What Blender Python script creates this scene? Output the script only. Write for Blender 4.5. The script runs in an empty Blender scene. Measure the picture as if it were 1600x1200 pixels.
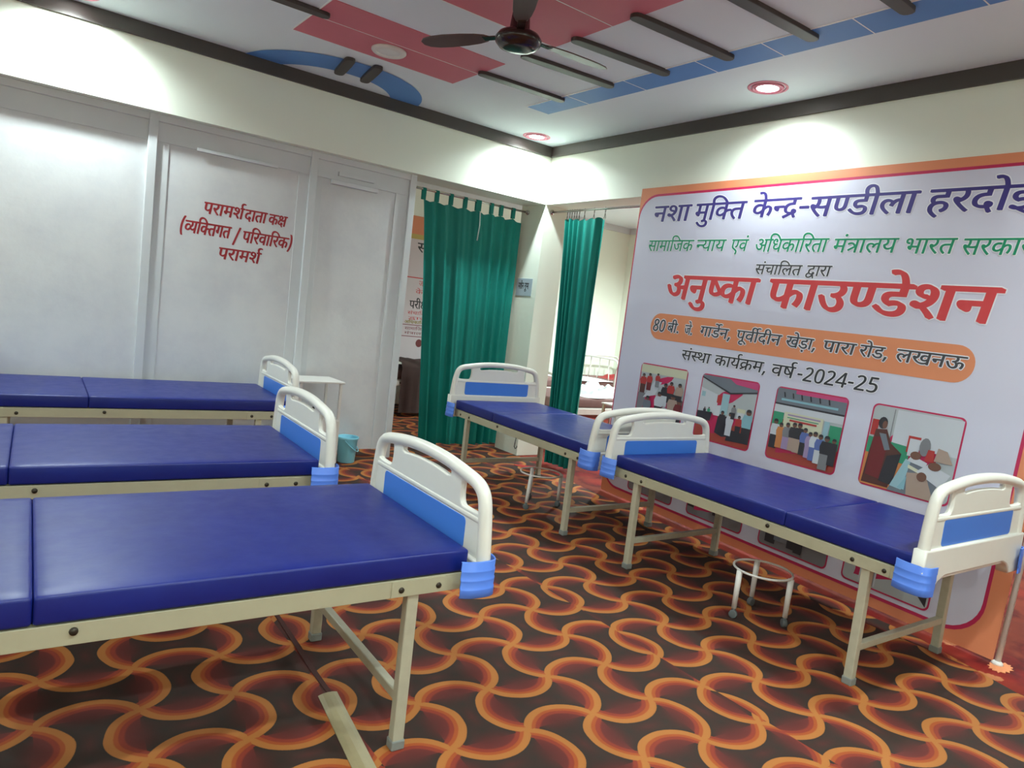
import bpy, bmesh, math, random
from mathutils import Vector, Matrix
PI = math.pi
S = bpy.context.scene
COL = S.collection

# ------------------------------------------------------------------ camera
CAM = Vector((-4.6985, -6.0065, 1.5332))
yaw, pitch, roll, FPX = 0.9252, -0.0989, 0.1165, 1101.47
fw = Vector((math.cos(yaw)*math.cos(pitch), math.sin(yaw)*math.cos(pitch), math.sin(pitch)))
rt = Vector((math.sin(yaw), -math.cos(yaw), 0)); up = rt.cross(fw)
r2 = math.cos(roll)*rt + math.sin(roll)*up
u2 = -math.sin(roll)*rt + math.cos(roll)*up
cd = bpy.data.cameras.new('camera'); cam = bpy.data.objects.new('camera', cd); COL.objects.link(cam)
cam.matrix_world = Matrix(((r2.x, u2.x, -fw.x, CAM.x), (r2.y, u2.y, -fw.y, CAM.y), (r2.z, u2.z, -fw.z, CAM.z), (0, 0, 0, 1)))
cd.sensor_fit = 'HORIZONTAL'; cd.sensor_width = 36.0; cd.lens = 36.0*FPX/1600.0; cd.clip_start = 0.05
S.camera = cam

# ------------------------------------------------------------------ world + exposure
wd = bpy.data.worlds.new('world'); S.world = wd; wd.use_nodes = True
wd.node_tree.nodes['Background'].inputs[0].default_value = (0.9, 0.95, 1.0, 1)
wd.node_tree.nodes['Background'].inputs[1].default_value = 0.05
S.view_settings.view_transform = 'Standard'; S.view_settings.look = 'None'
S.view_settings.gamma = 1.0; S.view_settings.use_curve_mapping = False
S.view_settings.exposure = -0.02
S.cycles.diffuse_bounces = 8; S.cycles.max_bounces = 12

# lamps: seen recessed downlights, unseen ones added to brighten the room, and the hall's
CZ = 3.305          # ceiling height
SPOTS = [(-0.385, -0.21, 1.5), (-0.38, -2.83, 0.85), (-0.40, -5.6, 1.6), (-4.30, -0.23, 1.6),
         (-4.40, -2.83, 1.0), (-4.40, -5.6, 1.5), (-2.40, -5.6, 1.3), (-7.6, -0.6, 2.6), (-8.3, -4.2, 3.0), (-3.2, -8.3, 3.0), (-6.6, -8.3, 3.0)]
HALL = [(3.3, 0.9, 6.5), (3.4, -1.4, 6.5), (3.4, -4.6, 3.0), (-3.6, 2.2, 0.2)]
SPOT_W, SPOT_ANG = 112.0, 156.0
def spot_light(x, y, k):
    ld = bpy.data.lights.new('downlight_beam', 'SPOT'); ld.energy = SPOT_W*k
    ld.color = (0.845, 0.98, 0.975); ld.spot_size = math.radians(SPOT_ANG); ld.spot_blend = 0.75; ld.shadow_soft_size = 0.045
    o = bpy.data.objects.new('downlight_beam', ld); COL.objects.link(o); o.location = (x, y, CZ - 0.03)
for a in SPOTS + HALL: spot_light(*a)

# ------------------------------------------------------------------ node helpers
class NT:
    def __init__(s, name):
        s.m = bpy.data.materials.new(name); s.m.use_nodes = True
        s.t = s.m.node_tree; s.b = s.t.nodes['Principled BSDF']
    def n(s, kind, **kw):
        x = s.t.nodes.new('ShaderNode' + kind)
        for k, v in kw.items(): setattr(x, k, v)
        return x
    def put(s, sock, v):
        if isinstance(v, (int, float)): sock.default_value = v
        elif isinstance(v, (tuple, list)): sock.default_value = tuple(v) + ((1,) if len(v) == 3 and len(sock.default_value) == 4 else ())
        else: s.t.links.new(v, sock)
    def math(s, op, a, b=0.0, c=0.0):
        x = s.n('Math', operation=op)
        s.put(x.inputs[0], a); s.put(x.inputs[1], b); s.put(x.inputs[2], c)
        return x.outputs[0]
    def mix(s, f, a, b):
        x = s.n('Mix', data_type='RGBA'); s.put(x.inputs[0], f); s.put(x.inputs[6], a); s.put(x.inputs[7], b)
        return x.outputs[2]
    def fmix(s, f, a, b):
        x = s.n('Mix', data_type='FLOAT'); s.put(x.inputs[0], f); s.put(x.inputs[2], a); s.put(x.inputs[3], b)
        return x.outputs[0]
    def coord(s, which='Object'): return s.n('TexCoord').outputs[which]
    def noise(s, scale, detail=3.0, rough=0.5, vec=None):
        x = s.n('TexNoise'); s.put(x.inputs['Scale'], scale); s.put(x.inputs['Detail'], detail); s.put(x.inputs['Roughness'], rough)
        s.t.links.new(vec if vec is not None else s.coord(), x.inputs['Vector'])
        return x.outputs['Fac']
    def ramp(s, f, stops, interp='LINEAR'):
        x = s.n('ValToRGB'); r = x.color_ramp; r.interpolation = interp
        while len(r.elements) < len(stops): r.elements.new(0.5)
        for e, (p, c) in zip(r.elements, stops): e.position = p; e.color = tuple(c) + (1,)
        s.put(x.inputs[0], f); return x.outputs[0]
    def bump(s, h, strength, dist=0.01):
        x = s.n('Bump'); s.put(x.inputs['Strength'], strength); s.put(x.inputs['Distance'], dist); s.put(x.inputs['Height'], h)
        s.t.links.new(x.outputs[0], s.b.inputs['Normal'])
    def base(s, c, rough=0.5, metal=0.0, spec=0.5):
        s.put(s.b.inputs['Base Color'], c); s.put(s.b.inputs['Roughness'], rough)
        s.put(s.b.inputs['Metallic'], metal); s.put(s.b.inputs['Specular IOR Level'], spec)
def lin(r, g, b):
    f = lambda v: (v/255/12.92 if v <= 10 else ((v/255 + 0.055)/1.055)**2.4)
    return (f(r), f(g), f(b))
def simple(name, c, rough=0.5, metal=0.0, var=0.06, scale=8.0, bump=0.0, spec=0.5, emit=None):
    m = NT(name); nz = m.noise(scale)
    d = tuple(v*(1-var) for v in c); e = tuple(min(1, v*(1+var)) for v in c)
    m.base(m.mix(nz, d, e), rough, metal, spec)
    if bump: m.bump(m.noise(scale*12), bump)
    if emit:
        m.put(m.b.inputs['Emission Color'], tuple(emit[:3])); m.put(m.b.inputs['Emission Strength'], emit[3])
    return m.m

# ------------------------------------------------------------------ materials
M = {}
M['wall'] = simple('cream_wall_paint', lin(234, 240, 226), 0.55, var=0.02, scale=1.5, bump=0.03)
M['ceiling'] = simple('white_ceiling_paint', lin(226, 236, 242), 0.6, var=0.02, scale=1.0)
M['trim'] = simple('dark_brown_trim_paint', lin(70, 64, 60), 0.45, var=0.06)
M['pink'] = simple('dusty_pink_paint', lin(205, 110, 125), 0.6, var=0.03)
M['blue_paint'] = simple('blue_ceiling_paint', lin(88, 140, 205), 0.6, var=0.03)
M['batten'] = simple('dark_brown_batten', lin(60, 50, 47), 0.5, var=0.08)
M['vinyl'] = None
M['rail'] = simple('beige_powder_coat', lin(172, 168, 142), 0.42, var=0.06, scale=14)
M['leg'] = simple('wrapped_leg_metal', lin(178, 174, 152), 0.38, var=0.12, scale=30, bump=0.08)
M['cap'] = simple('grey_rubber_cap', lin(128, 132, 126), 0.6, var=0.1, scale=30)
M['abs'] = simple('off_white_plastic', lin(226, 225, 216), 0.34, var=0.03, scale=9)
M['inlay'] = simple('blue_plastic_inlay', lin(66, 124, 214), 0.4, var=0.03)
M['bumper'] = simple('blue_plastic_bumper', lin(84, 130, 226), 0.4, var=0.04)
M['bolt'] = simple('dark_bolt_head', lin(62, 56, 46), 0.5, metal=0.6)
M['white_metal'] = simple('white_enamel_metal', lin(222, 220, 214), 0.35, var=0.05, scale=20)
M['wheel'] = simple('grey_caster_rubber', lin(92, 98, 98), 0.55, var=0.1, scale=40)
M['chrome'] = simple('chrome_tube', lin(200, 200, 196), 0.22, metal=1.0)
M['fan_brown'] = simple('glossy_dark_brown_enamel', lin(48, 34, 32), 0.16, var=0.05)
M['fan_blade'] = simple('brown_fan_blade', lin(84, 62, 58), 0.4, var=0.05)
M['pink_ring'] = simple('pink_downlight_ring', lin(214, 128, 148), 0.4, var=0.03)
M['lamp'] = simple('lit_lamp', (1, 1, 1), 0.4, emit=(1.0, 0.98, 0.94, 30.0))
M['lamp_off'] = simple('unlit_white_diffuser', lin(225, 228, 226), 0.35)
M['bucket'] = simple('light_blue_plastic', lin(140, 216, 236), 0.35, var=0.03)
M['brown'] = simple('brown_mattress_cloth', lin(126, 96, 92), 0.8, var=0.12, scale=20, bump=0.1)
M['sheet'] = simple('white_cotton_sheet', lin(222, 230, 230), 0.85, var=0.04, scale=12, bump=0.15)
M['red_cloth'] = simple('red_patterned_cloth', lin(150, 44, 44), 0.85, var=0.5, scale=24)
M['alu'] = simple('beige_aluminium_strip', lin(158, 146, 112), 0.35, var=0.1, scale=30)
M['seam'] = simple('dark_red_carpet_edge', lin(66, 30, 24), 0.9, var=0.2)
M['dark'] = simple('dark_grey_cloth', lin(52, 58, 58), 0.8)
M['sign'] = simple('grey_blue_sign_plate', lin(168, 182, 192), 0.4)
M['wire'] = simple('dark_grey_wire', lin(84, 84, 82), 0.4, metal=0.7)
M['red_paint'] = simple('dark_red_sign_paint', lin(158, 36, 44), 0.5, var=0.12, scale=40)
INK = {}
def ink(name, c, rough=0.45):
    if name not in INK: INK[name] = simple('print_' + name, lin(*c), rough, var=0.04, scale=6)
    return INK[name]

def mk_vinyl():
    m = NT('blue_vinyl'); c = m.coord()
    a = m.noise(3.0, 5, 0.6, c); b = m.noise(14.0, 4, 0.6, c)
    col = m.ramp(a, [(0.3, lin(10, 26, 106)), (0.7, lin(16, 34, 120))])
    m.base(col, m.math('MULTIPLY_ADD', b, 0.2, 0.28), 0.0, 0.42)
    m.bump(m.noise(5.0, 4, 0.6, c), 0.12, 0.01)
    return m.m
M['vinyl'] = mk_vinyl()

def mk_curtain():
    m = NT('green_curtain_cloth'); c = m.coord()
    col = m.ramp(m.noise(2.0, 3, 0.5, c), [(0.3, lin(0, 116, 106)), (0.7, lin(0, 130, 118))])
    m.base(col, 0.6, 0.0, 0.35); m.bump(m.noise(160.0, 2, 0.5, c), 0.06, 0.002)
    return m.m
M['curtain'] = mk_curtain()

def mk_partition():
    m = NT('white_gloss_board'); c = m.coord()
    n1 = m.noise(2.2, 5, 0.65, c); n2 = m.noise(9.0, 4, 0.7, c)
    col = m.ramp(n1, [(0.30, lin(204, 206, 210)), (0.55, lin(216, 218, 219)), (0.8, lin(222, 224, 224))])
    st = m.ramp(m.noise(5.0, 6, 0.7, c), [(0.66, (0, 0, 0)), (0.76, (1, 1, 1))])
    m.base(m.mix(m.math('MULTIPLY', st, 0.25), col, lin(160, 166, 176)), m.math('MULTIPLY_ADD', n2, 0.24, 0.22), 0.0, 0.5)
    m.bump(m.noise(11.0, 3, 0.6, c), 0.16, 0.01)
    return m.m
M['board'] = mk_partition()
M['frame_white'] = simple('white_gloss_frame', lin(208, 212, 214), 0.35, var=0.05, scale=5, bump=0.04)

def mk_swirl():
    m = NT('swirl_carpet'); c = m.coord()
    sp = m.n('SeparateXYZ'); m.t.links.new(c, sp.inputs[0]); x, y = sp.outputs[0], sp.outputs[1]
    isr = m.math('MULTIPLY', m.math('GREATER_THAN', x, -2.085), m.math('LESS_THAN', x, -0.575))
    flip = m.math('LESS_THAN', x, -3.595)
    def aff(a, b, k): return m.math('ADD', m.math('MULTIPLY_ADD', x, a, k), m.math('MULTIPLY', y, b))
    wob = m.math('MULTIPLY_ADD', m.noise(5.0, 1, 0.5, c), 0.10, -0.05)
    u = m.math('ADD', m.fmix(isr, aff(3.212, -0.251, 7.70), aff(3.109, -0.172, 7.908)), wob)
    v = m.fmix(isr, aff(0.284, 3.294, 14.486), aff(0.419, 3.304, 15.967))
    v = m.math('ADD', v, flip)
    i, j = m.math('FLOOR', u), m.math('FLOOR', v)
    a, b = m.math('SUBTRACT', u, i), m.math('SUBTRACT', v, j)
    p = m.math('MULTIPLY', m.math('FRACT', m.math('MULTIPLY', m.math('ADD', i, j), 0.5)), 2.0)
    A, B = m.fmix(p, a, b), m.fmix(p, b, a)
    R, s = 0.54, 0.33
    A1 = m.math('MINIMUM', A, m.math('SUBTRACT', 1.0, A)); B1 = m.math('MAXIMUM', B, m.math('SUBTRACT', 1.0, B))
    def hyp(p1, q1):
        return m.math('SQRT', m.math('ADD', m.math('MULTIPLY', p1, p1), m.math('MULTIPLY', q1, q1)))
    dl = m.math('SUBTRACT', R, hyp(m.math('ADD', A1, R - s), m.math('SUBTRACT', B, 0.5)))
    dt = m.math('SUBTRACT', R, hyp(m.math('SUBTRACT', A, 0.5), m.math('SUBTRACT', B1, 1 + s - R)))
    d = m.fmix(m.math('GREATER_THAN', dl, -0.05), dt, dl)
    near = m.n('MapRange'); m.put(near.inputs['Value'], dl); m.put(near.inputs['From Min'], -0.26); m.put(near.inputs['From Max'], -0.06)
    near = m.math('MULTIPLY', near.outputs[0], m.math('LESS_THAN', dl, -0.05))
    near = m.math('MULTIPLY', near, m.math('GREATER_THAN', d, 0.05))
    fuzz = m.math('MULTIPLY_ADD', m.noise(420.0, 2, 0.6, c), 0.03, -0.015)
    f = m.math('ADD', m.math('ADD', d, 0.2), fuzz)
    dk, og, o2, rd, mr = lin(48, 39, 34), lin(176, 111, 54), lin(164, 78, 36), lin(140, 54, 38), lin(104, 42, 38)
    col = m.ramp(f, [(0.0, dk), (0.150, dk), (0.157, og), (0.243, og), (0.252, o2), (0.290, o2), (0.300, rd), (0.345, rd), (0.365, mr), (0.46, lin(92, 39, 36)), (0.60, lin(70, 37, 33)), (0.72, dk)])
    col = m.mix(m.math('MULTIPLY', near, m.math('GREATER_THAN', f, 0.345)), col, dk)
    dirt = m.noise(1.3, 5, 0.65, c)
    col = m.mix(m.math('MULTIPLY', dirt, 0.09), col, lin(128, 110, 96))
    m.base(col, 0.75, 0.0, 0.2); m.bump(m.noise(700.0, 2, 0.5, c), 0.25, 0.003)
    return m.m
M['swirl'] = mk_swirl()

def mk_red():
    m = NT('red_floral_carpet'); c = m.coord()
    vo = m.n('TexVoronoi'); m.put(vo.inputs['Scale'], 2.6); m.t.links.new(c, vo.inputs['Vector'])
    dd = m.math('ADD', vo.outputs['Distance'], m.math('MULTIPLY_ADD', m.noise(16.0, 3, 0.6, c), 0.34, -0.17))
    col = m.ramp(dd, [(0.0, lin(196, 132, 84)), (0.13, lin(200, 128, 84)), (0.16, lin(138, 32, 26)), (0.34, lin(122, 24, 24)), (0.5, lin(84, 18, 20)), (0.62, lin(112, 44, 30))])
    k = m.ramp(m.noise(1.9, 3, 0.6, c), [(0.44, (0, 0, 0)), (0.60, (1, 1, 1))])
    col = m.mix(m.math('MULTIPLY', k, 0.4), col, lin(150, 62, 40))
    m.base(col, 0.85, 0.0, 0.2); m.bump(m.noise(500.0, 2, 0.5, c), 0.25, 0.003)
    return m.m
M['red'] = mk_red()

def mk_banner():
    m = NT('lavender_vinyl_print'); c = m.coord()
    mp = m.n('Mapping'); m.put(mp.inputs['Rotation'], (-0.9, 0.0, 0.0)); mp.inputs['Scale'].default_value = (1.0, 0.45, 2.2)
    m.t.links.new(c, mp.inputs['Vector'])
    m.base(m.ramp(m.noise(0.9, 2, 0.5, c), [(0.3, lin(204, 203, 220)), (0.7, lin(212, 211, 226))]), 0.42, 0.0, 0.45)
    m.bump(m.noise(1.3, 2, 0.4, mp.outputs[0]), 0.12, 0.10)
    return m.m
M['banner'] = mk_banner()

# ------------------------------------------------------------------ mesh helpers
def obj(name, bm, mat, parent=None, smooth=False, loc=None):
    me = bpy.data.meshes.new(name); bm.to_mesh(me); bm.free()
    return mobj(name, me, mat, parent, smooth, loc)
def mobj(name, me, mat, parent=None, smooth=False, loc=None):
    for mm in (mat if isinstance(mat, (list, tuple)) else [mat]): me.materials.append(mm)
    if smooth:
        for p in me.polygons: p.use_smooth = True
    o = bpy.data.objects.new(name, me); COL.objects.link(o)
    if parent: o.parent = parent
    if loc: o.location = loc
    return o
def thing(name, label, cat, loc=(0, 0, 0), rz=0.0, group=None):
    o = bpy.data.objects.new(name, None); COL.objects.link(o); o.empty_display_size = 0.1
    o.location = loc; o.rotation_euler = (0, 0, rz); return tag(o, label, cat, group)
def tag(o, label, cat, group=None):
    o['label'] = label; o['category'] = cat
    if group: o['group'] = group
    return o
def struct(o, label=None):
    o['kind'] = 'structure'
    if label: o['label'] = label
    return o
def bm_box(x0, x1, y0, y1, z0, z1, bevel=0.0, seg=2, bm=None):
    b = bmesh.new()
    bmesh.ops.create_cube(b, size=1.0)
    for v in b.verts: v.co = Vector(((x0+x1)/2 + v.co.x*(x1-x0), (y0+y1)/2 + v.co.y*(y1-y0), (z0+z1)/2 + v.co.z*(z1-z0)))
    if bevel: bmesh.ops.bevel(b, geom=b.edges[:], offset=bevel, segments=seg, affect='EDGES', profile=0.5)
    if bm is None: return b
    return merge(bm, b)
def merge(bm, b):
    me = bpy.data.meshes.new('tmp'); b.to_mesh(me); b.free(); bm.from_mesh(me); bpy.data.meshes.remove(me); return bm
def bm_tube(path, r, n=12, bm=None, closed=False, cap=True):
    bm = bm or bmesh.new(); P = [Vector(p) for p in path]; L = len(P); rings = []
    prev = None
    for k in range(L):
        if closed: t = (P[(k+1) % L] - P[k-1]).normalized()
        else: t = (P[min(k+1, L-1)] - P[max(k-1, 0)]).normalized()
        if prev is None:
            a = t.cross(Vector((0, 0, 1)))
            if a.length < 0.05: a = t.cross(Vector((1, 0, 0)))
            a.normalize()
        else: a = (prev - t*prev.dot(t)).normalized()
        prev = a; b = t.cross(a); rr = r[k] if isinstance(r, (list, tuple)) else r
        rings.append([bm.verts.new(P[k] + rr*(math.cos(2*PI*q/n)*a + math.sin(2*PI*q/n)*b)) for q in range(n)])
    for k in range(L if closed else L-1):
        A, B = rings[k], rings[(k+1) % L]
        for q in range(n): bm.faces.new((A[q], A[(q+1) % n], B[(q+1) % n], B[q]))
    if not closed and cap: bm.faces.new(rings[0][::-1]); bm.faces.new(rings[-1])
    bmesh.ops.recalc_face_normals(bm, faces=bm.faces[:])
    return bm
def bm_lathe(prof, n=32, bm=None, ctr=(0, 0, 0), closed=False):
    bm = bm or bmesh.new(); rings = []
    for r, z in prof:
        if r < 1e-5: rings.append([bm.verts.new((ctr[0], ctr[1], ctr[2]+z))])
        else: rings.append([bm.verts.new((ctr[0]+r*math.cos(2*PI*q/n), ctr[1]+r*math.sin(2*PI*q/n), ctr[2]+z)) for q in range(n)])
    for k in range(len(rings)-1 + (1 if closed else 0)):
        A, B = rings[k], rings[(k+1) % len(rings)]
        for q in range(n):
            if len(A) == 1 and len(B) == 1: continue
            if len(A) == 1: bm.faces.new((A[0], B[(q+1) % n], B[q]))
            elif len(B) == 1: bm.faces.new((A[q], A[(q+1) % n], B[0]))
            else: bm.faces.new((A[q], A[(q+1) % n], B[(q+1) % n], B[q]))
    bmesh.ops.recalc_face_normals(bm, faces=bm.faces[:])
    return bm
def poly_mesh(loops, extrude=0.0, bevel=0.0, offset=0.0, res=2):
    """filled 2D outline with holes -> mesh in local XY, thickness along Z"""
    cu = bpy.data.curves.new('tmp', 'CURVE'); cu.dimensions = '2D'; cu.fill_mode = 'BOTH' if extrude else 'FRONT'
    cu.extrude = extrude; cu.bevel_depth = bevel; cu.bevel_resolution = res; cu.offset = offset
    for lp in loops:
        sp = cu.splines.new('POLY'); sp.points.add(len(lp)-1)
        for q, p in zip(sp.points, lp): q.co = (p[0], p[1], 0, 1)
        sp.use_cyclic_u = True
    o = bpy.data.objects.new('tmp', cu); me = bpy.data.meshes.new_from_object(o)
    bpy.data.objects.remove(o); bpy.data.curves.remove(cu); return me
def rrect(x0, x1, y0, y1, r, n=5):
    pts = []
    for cx, cy, a0 in ((x1-r, y1-r, 0), (x0+r, y1-r, PI/2), (x0+r, y0+r, PI), (x1-r, y0+r, 1.5*PI)):
        for k in range(n+1): a = a0 + PI/2*k/n; pts.append((cx + r*math.cos(a), cy + r*math.sin(a)))
    return pts
def chaikin(pts, it=2, closed=True):
    for _ in range(it):
        q = []; L = len(pts)
        for k in range(L if closed else L-1):
            a, b = pts[k], pts[(k+1) % L]
            q.append(tuple(0.75*u+0.25*v for u, v in zip(a, b))); q.append(tuple(0.25*u+0.75*v for u, v in zip(a, b)))
        pts = ([pts[0]] + q + [pts[-1]]) if not closed else q
    return pts
def mesh_map(me, fn):
    for v in me.vertices: v.co = fn(v.co)
    return me
def join_meshes(ms):
    b = bmesh.new()
    for m in ms: b.from_mesh(m)
    me = bpy.data.meshes.new('joined'); b.to_mesh(me); b.free()
    for m in ms: bpy.data.meshes.remove(m)
    return me
def copy_tree(o, parent=None):
    c = o.copy(); COL.objects.link(c)
    if parent: c.parent = parent
    for ch in list(o.children): copy_tree(ch, c)
    return c
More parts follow.
